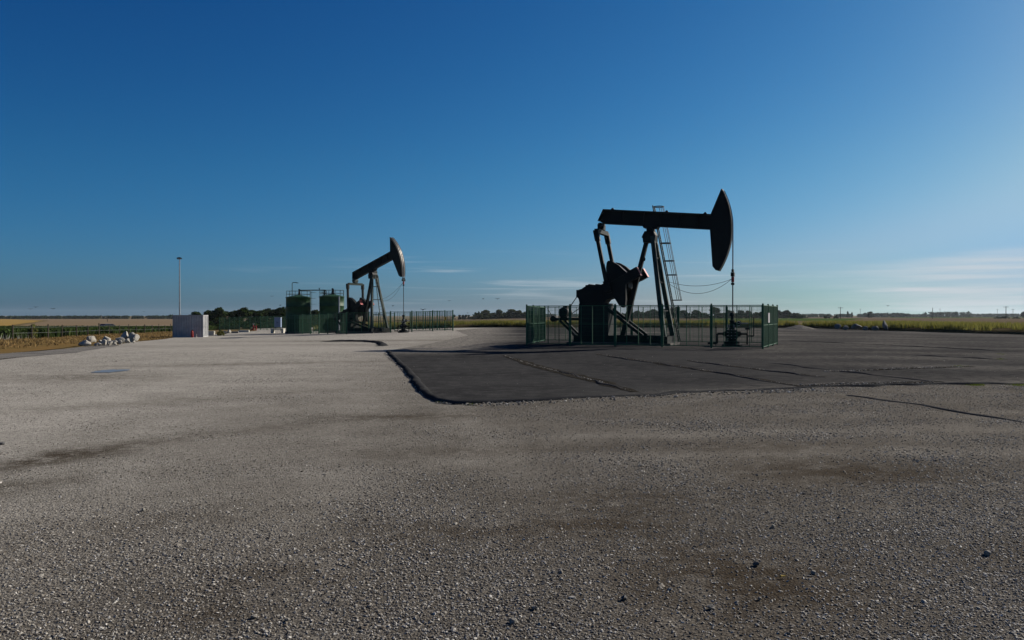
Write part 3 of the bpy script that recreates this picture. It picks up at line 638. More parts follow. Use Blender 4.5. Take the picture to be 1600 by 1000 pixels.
# ------------------------------------------------------------------ container, lamp mast, yard clutter
def container():
    p = ((294-800)/FPX*78, 78.); z = zg(*p); r = thing('storage_container', 'short white corrugated storage container with its sunlit door end at the right', 'container', (p[0],p[1],z), R(9)); Wm = M['white']
    L, Wd, H = 2.75, 2.2, 2.18; x0, x1 = -L/2, L/2
    def corr(y, s):
        b = MB(); n = 11; q = []
        for i in range(n):
            xa = x0+.08+(L-.16)*i/n; w_ = (L-.16)/n
            for f_, d in ((0,0),(.34,0),(.5,.035),(.84,.035)): q.append((xa+w_*f_, y+s*d))
        q.append((x1-.08, y)); k = len(q)
        b.add([(x,yy,.14) for x,yy in q]+[(x,yy,H-.1) for x,yy in q], [(i,i+1,k+i+1,k+i) for i in range(k-1)]); return b
    corr(-.035,1).build('side_wall', Wm, r); corr(Wd+.0,-1).build('side_wall', Wm, r)
    fr = MB().box(x0+.001,x1-.001,-.05,.03,.0,.15).box(x0+.001,x1-.001,-.05,.03,H-.1,H).box(x0+.001,x1-.001,Wd-.03,Wd+.05,0,.15).box(x0+.001,x1-.001,Wd-.03,Wd+.05,H-.1,H)
    for x in (x0,x1):
        for y in (-.055,Wd-.035): fr.box(x-.05,x+.05,y,y+.09,-.002,H+.004)
        fr.box(x-.045,x+.045,.03,Wd-.03,0.,.14); fr.box(x-.045,x+.045,.03,Wd-.03,H-.1,H-.001)
    fr.build('frame', Wm, r); MB().box(x0+.05,x1-.05,.03,Wd-.03,H-.06,H-.02).build('roof', Wm, r)
    MB().box(x0-.01,x0+.02,.04,Wd-.04,.14,H-.1).build('end_wall', Wm, r)
    for y0, y1 in ((.05,Wd/2-.01),(Wd/2+.01,Wd-.05)):
        d = MB().box(x1-.02,x1+.02,y0,y1,.15,H-.11)
        d = d.build('door', Wm, r)
        for k in range(4): MB().box(x1+.0205,x1+.035,y0+.08,y1-.08,.25+k*.47,.6+k*.47).build('door_panel', Wm, d)
        for f_ in (.25,.75):
            yy = y0+(y1-y0)*f_; MB().tube((x1+.06,yy,.12),(x1+.06,yy,H-.06),.018,n=8).build('lock_bar', M['galv'], d)
            MB().box(x1+.04,x1+.08,yy-.12,yy+.12,1.0,1.05).build('lock_handle', M['galv'], d)
    MB().box(x0,x1,-.02,Wd+.02,-.12,-.004).build('sleeper', M['dark'], r)
    return p, z
cp, cz = container()
def extinguisher(x, y, lab, h, m):
    r = thing('fire_extinguisher', lab, 'extinguisher', (x,y,zg(x,y)))
    MB().lathe([(0,0),(.15*h,0),(.16*h,.05),(.16*h,.72*h),(.10*h,.82*h),(.05*h,.86*h),(.05*h,.92*h),(0,.92*h)], n=14).build('cylinder', m, r, True)
    MB().box(-.03,.12*h,-.02,.02,.90*h,.95*h).build('handle', M['dark'], r); MB().path([(.05,0,.9*h),(.2*h,0,.7*h),(.2*h,0,.3*h)], .015, 6).build('hose', M['dark'], r)
extinguisher(cp[0]+.62, cp[1]-.55, 'red extinguisher standing against the shaded side of the container', .78, M['red'])
extinguisher(cp[0]+1.0, cp[1]-.5, 'small pale bottle beside the red extinguisher', .42, M['block'])
def mast():
    x, y = (281-800)/FPX*83, 83.; r = thing('floodlight_mast', 'tall slim floodlight mast behind the white container', 'lamp mast', (x,y,zg(x,y))); z1 = 8.02
    MB().tube((0,0,0),(0,0,z1),.080,.045,n=12).box(-.18,.18,-.18,.18,0,.03).build('pole', M['galv'], r)
    MB().bar((-.14,0,z1),(.14,0,z1),.05,.05).build('crossarm', M['galv'], r)
    for s, a in ((-1,-18),(1,12)):
        h = MB().box(-.12,.12,-.11,.11,-.05,.05).build('floodlight', M['pump'], r); h.location = (s*.11,-.05,z1+.07); h.rotation_euler = (R(-25),R(a),0)
        MB().box(-.10,.10,-.09,.09,-.058,-.0505).build('lamp_glass', M['bluegrey'], h)
mast()
def block(px, py, L, Wd, H, rz, lab, m='block', name='concrete_block'):
    x, y = gp(px, py); b = MB().box(-L/2,L/2,-Wd/2,Wd/2,0,H); o = b.build(name, M[m]); o.location = (x,y,zg(x,y)-.02); o.rotation_euler = (0,0,R(rz))
    bm = bmesh.new(); bm.from_mesh(o.data); bmesh.ops.bevel(bm, geom=list(bm.edges), offset=.03, segments=2, affect='EDGES'); bm.to_mesh(o.data); bm.free(); tag(o, lab, 'block')
block(330,524.2,.72,.5,.5,6,'white concrete block right beside the container door'); block(381,519.0,1.35,.5,.28,8,'long low white concrete block in front of the tree fence')
block(363,520.5,1.5,.5,.22,8,'grey end of the low block row nearer the container','greystone'); block(456,520.3,1.2,.6,.5,3,'grey block lying against the tank fence','greystone'); block(468,520.,.8,.6,.6,20,'dark block beside the tank fence post','greystone')
def cabinet():
    x, y = gp(434.5,520.5); z = zg(x, y); t = thing('equipment_table', 'white concrete table carrying the blue grey cabinet', 'table', (x,y,z))
    MB().box(-.75,.75,-.4,.4,.44,.56).build('table_top', M['block'], t)
    for s in (-1,1): MB().box(s*.62-.13,s*.62+.13,-.38,.38,0,.439).build('leg', M['block'], t)
    c = thing('electrical_cabinet', 'blue grey electrical cabinet standing on a white table', 'cabinet', (x,y,z+.58))
    MB().box(-.38,.38,-.2,.2,.12,1.28).build('housing', M['bluegrey'], c); MB().box(-.42,.42,-.24,.24,1.281,1.33).build('cap', M['galv'], c)
    for s in (-1,1):
        MB().box(s*.3-.04,s*.3+.04,-.15,.15,0,.119).build('foot', M['dark'], c)
        d = MB().box(s*.19-.17,s*.19+.17,-.222,-.2,.16,1.24).build('door', M['bluegrey'], c); MB().box(s*.05-.01,s*.05+.01,-.25,-.222,.6,.8).build('handle', M['dark'], d)
cabinet()
def hydrant():
    x, y = gp(396,516.5); r = thing('red_valve', 'red pipework valve with pale top in front of the trees', 'valve', (x,y,zg(x,y)))
    MB().tube((0,0,0),(0,0,.8),.1,n=10).tube((0,0,.28),(0,0,.36),.2,n=10).build('riser', M['red'], r); MB().path([(0,0,.5),(.42,0,.5),(.42,0,0)], .08, 8).tube((.42,0,.5),(.42,0,.85),.05,n=8).build('side_pipe', M['red'], r)
    MB().path([(0,0,.15),(-.35,0,.15),(-.35,0,0)], .09, 8).build('drain_pipe', M['red'], r)
    MB().ring((0,0,.98), .17, .025, 'z', 14).tube((0,0,.8),(0,0,.98),.05,n=8).bar((-.17,0,.98),(.17,0,.98),.03,.03).build('handwheel', M['white'], r)
hydrant()

# ------------------------------------------------------------------ rocks, gravel heap, loose stones
def rock_mesh(seed, sub=3, rough=.28, cuts=7):
    bm = bmesh.new(); bmesh.ops.create_icosphere(bm, subdivisions=sub, radius=1); rd = random.Random(seed)
    pl = []
    for _ in range(cuts):
        d = Vector((rd.gauss(0,1), rd.gauss(0,1), rd.gauss(0,1))).normalized(); pl.append((d, rd.uniform(.42,.82)))
    for v in bm.verts:
        p = v.co.copy()
        for d, k in pl:
            e = p.dot(d)-k
            if e > 0: p -= d*e*.92
        p *= 1+rough*.5*noise.noise(p*1.6+Vector((seed*3.1,0,0)))+rough*.22*noise.noise(p*5+Vector((0,seed*1.7,0))); v.co = p
    me = bpy.data.meshes.new('rock'); bm.to_mesh(me); bm.free(); return me
def rock(name, me, p, sx, sy, sz, rz, m, lab, cat, grp, sink=.35):
    o = place(name, me.copy(), m); o.location = (p[0],p[1],zg(*p)+sz*(1-sink)); o.scale = (sx,sy,sz); o.rotation_euler = (random.uniform(-.2,.2),random.uniform(-.2,.2),rz); return tag(o, lab, cat, grp)
RM = [rock_mesh(i, 3, .30, 16) for i in range(6)]
for i, (px, py, w_, h_, lab) in enumerate([(133,540,.56,.30,'leftmost big boulder of the pile, dark shaded front'),(143,535,.46,.36,'pale boulder behind the leftmost one'),(162,539,.34,.30,'small pale boulder between the left and middle of the pile'),
        (167,537,.42,.40,'upright pale boulder in the middle of the pile'),(177,537,.46,.27,'low flat pale boulder right of the pile middle'),(189,535,.44,.36,'slanting boulder with a shaded left face'),
        (196,533,.5,.50,'tallest boulder near the right end of the pile, dark hollow'),(205,533,.42,.46,'streaked tall boulder second from the right end'),(212,533,.34,.36,'rightmost boulder of the pile')]):
    p = gp(px, py+1.5); k = .80*p[1]/46.; h_ *= .9; rock('boulder', RM[i%6], p, w_*k, w_*.75*k, h_*k, i*1.3, M['limestone'], lab, 'boulder', 'pale boulders at the left yard edge', .2)
for i, (px, py, w_, h_, lab) in enumerate([(1309,515.5,.45,.36,'leftmost grey rock at the right field edge'),(1321,515.8,.5,.3,'low rock second from the left at the field edge'),(1338,516,.85,.45,'widest grey rock in front of the verge grass'),
        (1368,516.6,.5,.34,'dark rock left of the pointed one'),(1383,517,.42,.62,'pointed rock with a pale sunlit edge'),(1351,516.3,.4,.25,'small rock right of the widest one')]):
    p = gp(px, py); rock('boulder', RM[(i+2)%6], p, w_, w_*.7, h_, i*1.7, M['greystone'], lab, 'boulder', 'grey rocks at the right field edge', .2)
for i, (px, py, w_, h_, lab) in enumerate([(352,522,.4,.2,'broken pale lump nearest the container block'),(358,521,.35,.25,'dark lump in the rubble beside the low block'),(503,519.5,.5,.35,'pale lump inside the tank fence near the gate'),(511,519.5,.4,.3,'pale lump beside the fence gate')]):
    p = gp(px, py); rock('rubble_lump', RM[(i+1)%6], p, w_, w_*.8, h_, i*2.1, M['limestone'], lab, 'rubble', 'rubble lumps', .2)
for i, (px, py, lab) in enumerate([(150,540.5,'small pale lump in front of the leftmost boulders'),(155,541,'second small lump left of the pile middle'),(171,540,'small lump at the foot of the upright boulder'),(180,539.5,'small white lump under the low flat boulder'),(187,538,'white lump right of the low flat boulder'),(200,537,'small lump under the tallest boulder'),(209,536,'small lump near the right end of the pile'),(158,536,'lump wedged behind the left boulders'),(184,533,'lump wedged behind the slanting boulder')]):
    p = gp(px, py); k = .13+.05*(i%3); rock('rubble_lump', RM[(i+3)%6], p, k, k*.8, k*.75, i*2.3, M['limestone'], lab, 'rubble', 'rubble lumps', .2)
def heap():
    p = gp(1248,514.5); b = MB(); n, m = 40, 14; q = []
    for j in range(m):
        t = j/(m-1)
        for i in range(n):
            a = 2*math.pi*i/n; rr = t*(1+.18*noise.noise(Vector((math.cos(a)*1.2, math.sin(a)*1.2, 2)))); x, y = 2.2*rr*math.cos(a), 1.5*rr*math.sin(a)
            q.append((x, y, .50*max(0,1-t)**.9*(1+.15*noise.noise(Vector((x*2,y*2,5))))+.03*noise.noise(Vector((x*6,y*6,1)))-.05*t))
    b.add(q, [(j*n+i, j*n+(i+1)%n, (j+1)*n+(i+1)%n, (j+1)*n+i) for j in range(m-1) for i in range(n)])
    o = b.build('gravel_heap', M['heap'], smooth=True); o.location = (p[0],p[1],zg(*p)); tag(o, 'low heap of pale gravel just right of the near fence', 'gravel heap')
heap()
for i, (px, py, s, lab) in enumerate([(1112,953,.034,'pale stone on dark soil near the bottom right of centre'),(1188,938,.022,'small pale stone right of the yellow leaf patch'),(223,799,.030,'lone grey stone on smooth gravel at the left'),
        (802,975,.035,'angular grey stone at the bottom centre'),(448,972,.028,'rounded stone at the bottom left of centre'),(396,967,.027,'pale stone left of the rounded one at the bottom'),(165,738,.022,'pale pebble under the brown streak at the left'),
        (1208,825,.030,'bluish grey stone on the right foreground gravel'),(1182,885,.032,'dark shaded stone above the yellow leaf'),(1272,898,.030,'bluish stone right of the yellow leaf'),(835,953,.03,'pale wedge shaped stone left of the bottom centre'),
        (3,695,.05,'dark clod at the far left edge of the yard'),(976,938,.032,'shaded stone in the bottom right of centre gravel'),(1543,868,.04,'flat bluish stone near the right edge')]):
    p = gp(px, py); s *= .72; rock('loose_stone', RM[i%6], p, s*1.2, s, s*.7, i*1.1, M['greystone'] if i in (8,11,12) else M['limestone'], lab, 'stone', 'larger loose stones', .25)
lf = MB(); lf.add([(-.03,0,0),(-.01,.018,.012),(.025,.012,.006),(.035,0,.015),(.02,-.014,.004),(-.012,-.016,.010),(-.03,0,-.001),(-.01,.018,.011),(.025,.012,.005),(.035,0,.014),(.02,-.014,.003),(-.012,-.016,.009)], [(0,1,2,3,4,5),(11,10,9,8,7,6)])
p = gp(1223,905); o = lf.build('fallen_leaf', M['leafyellow']); o.scale = (.65,)*3; o.location = (p[0],p[1],zg(*p)+.012); tag(o, 'small yellow leaf lying on the right foreground gravel', 'leaf')

# loose gravel: stones scattered over the yard, thinning out with distance
peb = bpy.data.collections.new('pebble_shapes')
for i in range(7):
    me = rock_mesh(20+i, 2 if i < 3 else 1, .3, 6); me.name = 'pebble'; me.materials.append(M['stone']); o = bpy.data.objects.new('pebble_shape', me); peb.objects.link(o)
    o.scale = (1, random.uniform(.6,.9), random.uniform(.36,.58)); 
    for v in me.vertices: v.co = Vector((v.co.x, v.co.y*o.scale[1], v.co.z*o.scale[2]))
    o.scale = (1,1,1)
def gn_scatter(name, lab, pts_fn, rows, mat_, size_lo, size_hi, cat=None):
    v, f, den, siz = pts_fn(); me = bpy.data.meshes.new(name); me.from_pydata(v, [], f)
    a = me.attributes.new('dens', 'FLOAT', 'POINT'); a.data.foreach_set('value', den); a = me.attributes.new('siz', 'FLOAT', 'POINT'); a.data.foreach_set('value', siz)
    o = place(name, me, mat_); tag(o, lab, cat, kind='stuff')
    ng = bpy.data.node_groups.new(name, 'GeometryNodeTree'); ng.interface.new_socket('Geometry', in_out='INPUT', socket_type='NodeSocketGeometry'); ng.interface.new_socket('Geometry', in_out='OUTPUT', socket_type='NodeSocketGeometry')
    n = ng.nodes; l = ng.links; gi = n.new('NodeGroupInput'); go = n.new('NodeGroupOutput')
    ds = n.new('GeometryNodeDistributePointsOnFaces'); l.new(gi.outputs[0], ds.inputs['Mesh'])
    na = n.new('GeometryNodeInputNamedAttribute'); na.data_type = 'FLOAT'; na.inputs[0].default_value = 'dens'; l.new(na.outputs[0], ds.inputs['Density'])
    ci = n.new('GeometryNodeCollectionInfo'); ci.inputs[0].default_value = peb; ci.inputs['Separate Children'].default_value = True; ci.inputs['Reset Children'].default_value = True
    ip = n.new('GeometryNodeInstanceOnPoints'); ip.inputs['Pick Instance'].default_value = True; l.new(ds.outputs['Points'], ip.inputs['Points']); l.new(ci.outputs[0], ip.inputs['Instance'])
    rr = n.new('FunctionNodeRandomValue'); rr.data_type = 'FLOAT_VECTOR'; rr.inputs[0].default_value = (-.5,-.5,0); rr.inputs[1].default_value = (.5,.5,6.28); l.new(rr.outputs[0], ip.inputs['Rotation'])
    rs = n.new('FunctionNodeRandomValue'); rs.data_type = 'FLOAT'; rs.inputs[2].default_value = 0; rs.inputs[3].default_value = 1; rs.inputs['Seed'].default_value = 5
    pw = n.new('ShaderNodeMath'); pw.operation = 'POWER'; l.new(rs.outputs[1], pw.inputs[0]); pw.inputs[1].default_value = 3.
    mr = n.new('ShaderNodeMapRange'); l.new(pw.outputs[0], mr.inputs[0]); mr.inputs[3].default_value = size_lo; mr.inputs[4].default_value = size_hi
    nb = n.new('GeometryNodeInputNamedAttribute'); nb.data_type = 'FLOAT'; nb.inputs[0].default_value = 'siz'
    mm = n.new('ShaderNodeMath'); mm.operation = 'MULTIPLY'; l.new(mr.outputs[0], mm.inputs[0]); l.new(nb.outputs[0], mm.inputs[1]); l.new(mm.outputs[0], ip.inputs['Scale'])
    l.new(ip.outputs[0], go.inputs[0]); md = o.modifiers.new('scatter', 'NODES'); md.node_group = ng
    return o
def loose_area():
    v, f, den, siz = [], [], [], []; ys = [2.3]
    while ys[-1] < 34: ys.append(ys[-1]*1.028)
    nx = 90
    for j, y in enumerate(ys):
        hw = .72*y+1.6
        for i in range(nx+1):
            x = -hw+2*hw*i/nx; v.append((x, y, zg(x,y)+.002))
            d = 5600*(3./max(y,3))**1.3; k = .5+.5*noise.noise(Vector((x*.55, y*.9, 11)))+.22*noise.noise(Vector((x*2.1, y*2.6, 2)))
            right = S(-3.5, 2.5, x-.05*y); near = S(9.5, 4.2, y)
            d *= .18+S(.30,.72,k+.35*near*S(-4,0,x))*(.45+.55*max(right,near)); d *= 1+.7*near*(.4+.6*S(-4,0,x))
            s = soil_at(x, y); d *= (1-.85*s)*(1-.62*track_at(x, y))
            if y > 12 and inside((x, y), pad): d *= .015+.45*math.exp(-front_dist(x, y, FRONT)/.4)*S(-1, 4, x)
            den.append(d); siz.append((.62+.30*max(near, right*.8)+.3*S(.5,.85,k))*(max(y,4)/4)**.30)
    m = nx+1; f = [(j*m+i, j*m+i+1, (j+1)*m+i+1, (j+1)*m+i) for j in range(len(ys)-1) for i in range(nx)]
    return v, f, den, siz
gn_scatter('loose_gravel', 'loose broken stones strewn over the foreground', loose_area, None, M['stone'], .0032, .0135)
def big_area():
    v, f, den, siz = loose_area()
    return v, f, [min(12., d*.006)*(.4+1.2*S(-.1,.5,noise.noise(Vector((p[0]*.8, p[1]*.8, 50))))) for d, p in zip(den, v)], [1.]*len(v)
gn_scatter('coarse_stones', 'coarser stones strewn thinly among the foreground gravel', big_area, None, M['stone'], .010, .026)
def joint_area():
    v, f, den, siz = [], [], [], []
    for a, wd in zip(JOINTS+[((680,628),(760,633),(900,626),(1100,616),(1300,609)), ((600,552),(630,580),(665,620))], (.22,.14,.09,.2,.25,.30,.25)):
        pts = densify(PXS(*a), .3)[:-1]; n = len(PXS(*a)); P = PXS(*a); L = []
        for p, q in zip(P[:-1], P[1:]):
            k = max(2, int(math.hypot(q[0]-p[0], q[1]-p[1])/.3)); L += [(p[0]+(q[0]-p[0])*i/k, p[1]+(q[1]-p[1])*i/k) for i in range(k)]
        b0 = len(v)
        for i, p in enumerate(L):
            for o_ in (-wd, wd): v.append((p[0], p[1]+o_, zg(p[0],p[1])+.014)); den.append(260*(.4+S(-.2,.5,noise.noise(Vector((p[0],p[1],3)))))); siz.append(1.7)
        f += [(b0+2*i, b0+2*i+1, b0+2*i+3, b0+2*i+2) for i in range(len(L)-1)]
    return v, f, den, siz
gn_scatter('joint_gravel', 'stones gathered in the joints and along the lip of the asphalt pad', joint_area, None, M['stone'], .006, .022)

# ------------------------------------------------------------------ vegetation
def tufts(name, lab, pts, h0, h1, wd, blades, m, lean=.35, hf=None, bend=False):
    """standing blades; pts (x, y), one clump each"""
    v, f = [], []
    for (x, y) in pts:
        z = zg(x, y)+(hf(x, y) if hf else 0)-.03
        for _ in range(blades):
            h = random.uniform(h0, h1); a = random.uniform(0, 6.283); w_ = wd*random.uniform(.6,1.3); bx, by = x+random.gauss(0,wd*1.6), y+random.gauss(0,wd*1.6)
            dx, dy = math.cos(a)*w_/2, math.sin(a)*w_/2; lx, ly = random.gauss(0,lean)*h, random.gauss(0,lean)*h; k = len(v)
            if bend:
                v += [(bx-dx*.3,by-dy*.3,z),(bx+dx*.3,by+dy*.3,z),(bx+dx+lx*.4,by+dy+ly*.4,z+h*.7),(bx-dx+lx*.4,by-dy+ly*.4,z+h*.7),(bx+lx,by+ly,z+h*.85)]; f += [(k,k+1,k+2,k+3),(k+3,k+2,k+4)]
            else:
                v += [(bx-dx,by-dy,z),(bx+dx,by+dy,z),(bx+lx,by+ly,z+h)]; f.append((k,k+1,k+2))
    me = bpy.data.meshes.new(name); me.from_pydata(v, [], f); return tag(place(name, me, m), lab, kind='stuff')
def off_edge():
    """points outward of the yard's field edge, with the bank height there"""
    pts = []; E_ = EDGE
    for (a, b) in zip(E_[:-1], E_[1:]):
        L = math.hypot(b[0]-a[0], b[1]-a[1]); d = Vector((b[0]-a[0], b[1]-a[1]))/L; nn = Vector((-d.y, d.x)); nn = nn if (nn.x > .2 or nn.y > .8) else -nn
        if b[1] < 30: continue
        for _ in range(int(L*150)):
            t = random.random(); o_ = .25+random.random()**1.5*11; x, y = a[0]+(b[0]-a[0])*t+nn.x*o_, a[1]+(b[1]-a[1])*t+nn.y*o_
            k = noise.noise(Vector((x*.25, y*.25, 21)))
            if k > -.35+.3*random.random(): pts.append((x, y))
    return pts
ve = off_edge()
tufts('verge_grass', 'tall yellow green grass along the field edge at the right', ve, .38, .78, .09, 4, M['vergegrass'], .25, hf=lambda x, y: .3)
dry = []
for _ in range(9000):
    x, y = random.uniform(-66,-24), random.uniform(34,126)
    if inside((x, y), verge): dry.append((x, y))
tufts('dry_grass', 'short dry orange grass on the left verge', dry, .08, .24, .10, 4, M['drygrass'], .5)
POSTS = [(20,531,506),(50,529.5,507),(75,528,508),(97,527,508),(120,524,506.5),(137,523.5,507),(155,523,507),(171,521.5,507),(187,520.5,506.5),(201,519.5,506.5),(213,519,506.5),(226,519.5,507),(238,518.5,506.5),(248,518,507),(258,518,507),(267,517.5,507)]
def post_xy(px, i):
    Y = 66+i*4.0; return ((px-800)/FPX*Y, Y)
PX_, PY_ = zip(*[post_xy(p[0], i) for i, p in enumerate(POSTS)]); crop = []
for _ in range(42000):
    x, y = random.uniform(-130,-36), random.uniform(60,150)
    ey = 64+(-40-x)*1.15 if x > -66 else 60+max(0,(-66-x))*.3
    if y > 66 and x < np.interp(y, PY_, PX_)-1.2 and noise.noise(Vector((x*.1,y*.1,3))) > -.6: crop.append((x, y))
tufts('crop', 'dark green leafy crop beyond the left post fence', crop, .65, 1.12, .30, 3, M['crop'], .3, bend=True)
wf = []
for _ in range(38):
    i = random.random()*3.2; px = 12+i*14; x, y = post_xy(px, i); wf.append((x+random.gauss(.6,.5), y-random.uniform(.5,3)))
tufts('weed_flowers', 'pale flowering weeds at the foot of the left posts', wf, .25, .7, .05, 2, M['flower'], .3)
gt = []
for (px, py, rx, n) in ((1563,561.5,6,40),(1564,553.5,7,30),(1502,573,12,50),(1525,602,13,90),(1592,602,12,70),(695,629,8,60),(735,632,7,40),(662,612,4,30)):
    for _ in range(n): gt.append(gp(px+random.gauss(0,rx*.5), py+random.gauss(0,.7)))
tufts('joint_grass', 'small green grass tufts growing in the asphalt joints', gt, .02, .07, .02, 6, M['greengrass'], .6)

pr_ = thing('post_fence', 'row of weathered wooden posts with thin wires along the left crop', 'fence', (*post_xy(20,0), zg(*post_xy(20,0)))); o0 = Vector(pr_.location)
pm = [MB().tube((0,0,-.2),(.02,.01,1.25),.075,.065,n=8).mesh('post'), MB().tube((0,0,-.2),(-.02,.02,1.2),.055,.05,n=7).mesh('post')]
tops = []
for i, (px, pb, pt) in enumerate(POSTS):
    x, y = post_xy(px, i); z = zg(x, y); o = place('post', pm[0 if i in (2,4,6,11) else 1], M['wood'], pr_); o.location = Vector((x,y,z))-o0; o.rotation_euler = (random.gauss(0,.03),random.gauss(0,.03),i); o.scale = (1,1,random.uniform(.92,1.1)); tops.append(Vector((x,y,z))-o0)
for h in (.55,1.05): MB().path([p+Vector((0,0,h)) for p in tops], .006, 4).build('wire', M['galv'], pr_)

def leaf_cloud(blobs, n_per, size, seed):
    rd = random.Random(seed); v, f = [], []
    for (c, rr) in blobs:
        for _ in range(n_per):
            d = Vector((rd.gauss(0,1), rd.gauss(0,1), rd.gauss(0,1))).normalized()*(rd.random()**.45); p = Vector((c[0]+d.x*rr[0], c[1]+d.y*rr[1], c[2]+d.z*rr[2]))
            nrm = (d+Vector((rd.gauss(0,.5), rd.gauss(0,.5), rd.gauss(0,.5)))).normalized(); a = nrm.orthogonal().normalized(); b = nrm.cross(a); ang = rd.uniform(0,6.28); a, b = a*math.cos(ang)+b*math.sin(ang), b*math.cos(ang)-a*math.sin(ang)
            s = size*rd.uniform(.6,1.3); k = len(v); v += [p-a*s*.5, p+b*s*.32, p+a*s*.5, p-b*s*.32]; f.append((k,k+1,k+2,k+3))
    return v, f
def tree_proto(kind, seed):
    """unit-height tree: (crown mesh, trunk mesh)"""
    rd = random.Random(seed); blobs = []; tr = MB()
    if kind == 'round':
        n = 26; H0 = .10
        for i in range(n):
            t = rd.random(); z = H0+(1-H0)*t*.93; rad = .40*math.sin(math.pi*min(1,.18+.78*t))**.7; a = rd.uniform(0,6.28); q = rad*math.sqrt(rd.random())*.85
            blobs.append(((q*math.cos(a), q*math.sin(a), z), (rd.uniform(.13,.21), rd.uniform(.13,.21), rd.uniform(.09,.15))))
    elif kind == 'bush':
        n = 20
        for i in range(n):
            a = rd.uniform(0,6.28); q = .62*math.sqrt(rd.random()); z = .15+.7*rd.random()*(1-(q/.75)**2); blobs.append(((q*math.cos(a), q*math.sin(a)*.7, z), (rd.uniform(.14,.22), rd.uniform(.12,.2), rd.uniform(.1,.17))))
    else:
        n = 20
        for i in range(n):
            t = i/(n-1); z = .1+.87*t; rad = .085*math.sin(math.pi*(.12+.84*t))**.6; a = rd.uniform(0,6.28); blobs.append(((rad*.5*math.cos(a), rad*.5*math.sin(a), z), (rad+.02, rad+.02, .06)))
    v, f = leaf_cloud(blobs, 85 if kind != 'poplar' else 60, .105 if kind != 'poplar' else .07, seed)
    cm = bpy.data.meshes.new('crown'); cm.from_pydata(v, [], f)
    top = .55 if kind != 'poplar' else .85; tr.tube((0,0,-.03),(.01,.0,.25),.028,.02,n=8).tube((.01,0,.25),(0,.01,top),.02,.008,n=7)
    for i in range(6):
        b = blobs[rd.randrange(len(blobs))][0]; z = max(.1, min(b[2]-.05,.45)); tr.tube((.005,0,z*.7),b,.012,.004,n=5)
    return cm, tr.mesh('trunk')
PROTO = {k: [tree_proto(k, s+hash(k)%7*0+s*13) for s in range(1,4)] for k in ('round','bush','poplar')}
tree_n = [0]
def tree(px, Y, top, kind, lab, m, grp, wide=1., name=None, base=None):
    x = (px-800)/FPX*Y; z = zg(x, Y)-.1 if base is None else base; h = EYE+(HZ-top)/FPX*Y-z; i = tree_n[0]; tree_n[0] += 1
    cm, tm = PROTO[kind][i%3]; r = thing(name or {'round':'tree','bush':'shrub','poplar':'poplar_tree'}[kind], lab, 'tree' if kind != 'bush' else 'shrub', (x,Y,z), i*1.9, grp); r.scale = (h*wide, h*wide, h)
    c = cm.copy() if not cm.materials or cm.materials[0] != m else cm
    if c is not cm: c.materials.clear(); c.materials.append(m); PROTO[kind][i%3] = (c, tm)
    place('crown', c, None, r); place('trunk', tm, M['bark'], r)
G1 = 'trees behind the container and tanks'
for i, (px, Y, top, k, wd, lab) in enumerate([(308,190,487.5,'round',1.1,'low tree top just above the container roof'),(326,185,485.5,'round',1.0,'tree right above the container door end'),(341,178,482.5,'round',1.05,'tall round tree just right of the container'),
        (354,182,487,'round',1.0,'smaller dark tree right of the tall round one'),(366,176,486,'round',1.,'tree left of the dip in the tree line'),(379,174,482.5,'round',1.1,'highest tree in the middle of the tree line'),
        (393,178,485,'round',1.,'flat topped tree above the red valve'),(406,176,485.5,'round',1.1,'broad dark tree left of the cabinet'),(417,180,483.5,'round',1.,'tree right above the gap left of the cabinet'),
        (428,175,484,'round',1.1,'dark tree straight above the blue grey cabinet'),(440,172,480.5,'round',1.1,'tree touching the left tank'),(455,180,483,'round',1.,'tree hidden mostly behind the left tank'),
        (491,176,484.5,'round',1.,'tree in the gap between the two tanks'),(498,185,486.5,'round',1.,'lower tree at the left side of the right tank'),(548,190,487.5,'round',1.1,'tree behind the farther pumpjack gear')]):
    tree(px, Y, top, k, lab, M['treeA'], G1, wd*1.15)
for i, (px, Y, top, wd, lab) in enumerate([(333,150,500,1.6,'dark shrub filling the foot of the trees by the container'),(352,150,500,1.7,'shrub under the trees left of the mesh fence'),(372,150,499,1.7,'shrub under the dip in the tree line'),
        (392,150,499,1.7,'shrub behind the red valve'),(412,150,498,1.7,'shrub left of the cabinet table'),(432,150,498,1.7,'shrub behind the blue grey cabinet'),(452,150,498,1.7,'shrub behind the left tank foot'),(476,150,499,1.7,'shrub right of the left tank'),(498,150,499,1.7,'shrub left of the right tank foot'),(525,150,499,1.7,'shrub behind the right tank foot'),(550,150,499,1.7,'shrub behind the farther pumpjack motor')]):
    tree(px, Y, top, 'bush', lab, M['treeA'], 'shrubs under the tree line', wd)
tree(51,72,501.5,'bush','loose olive shrub among the left fence posts', M['shrub'], None, .62)
tree(344,84,512.5,'bush','small yellowish shrub beside the white block', M['shrub'], None, .75)
for px, top, lab in ((90,506,'dark low shrub in the crop left of the car'),(225,506.5,'dark low shrub in the crop right of the car')): tree(px,135,top,'bush',lab, M['treeA'], 'low shrubs in the crop', .9)
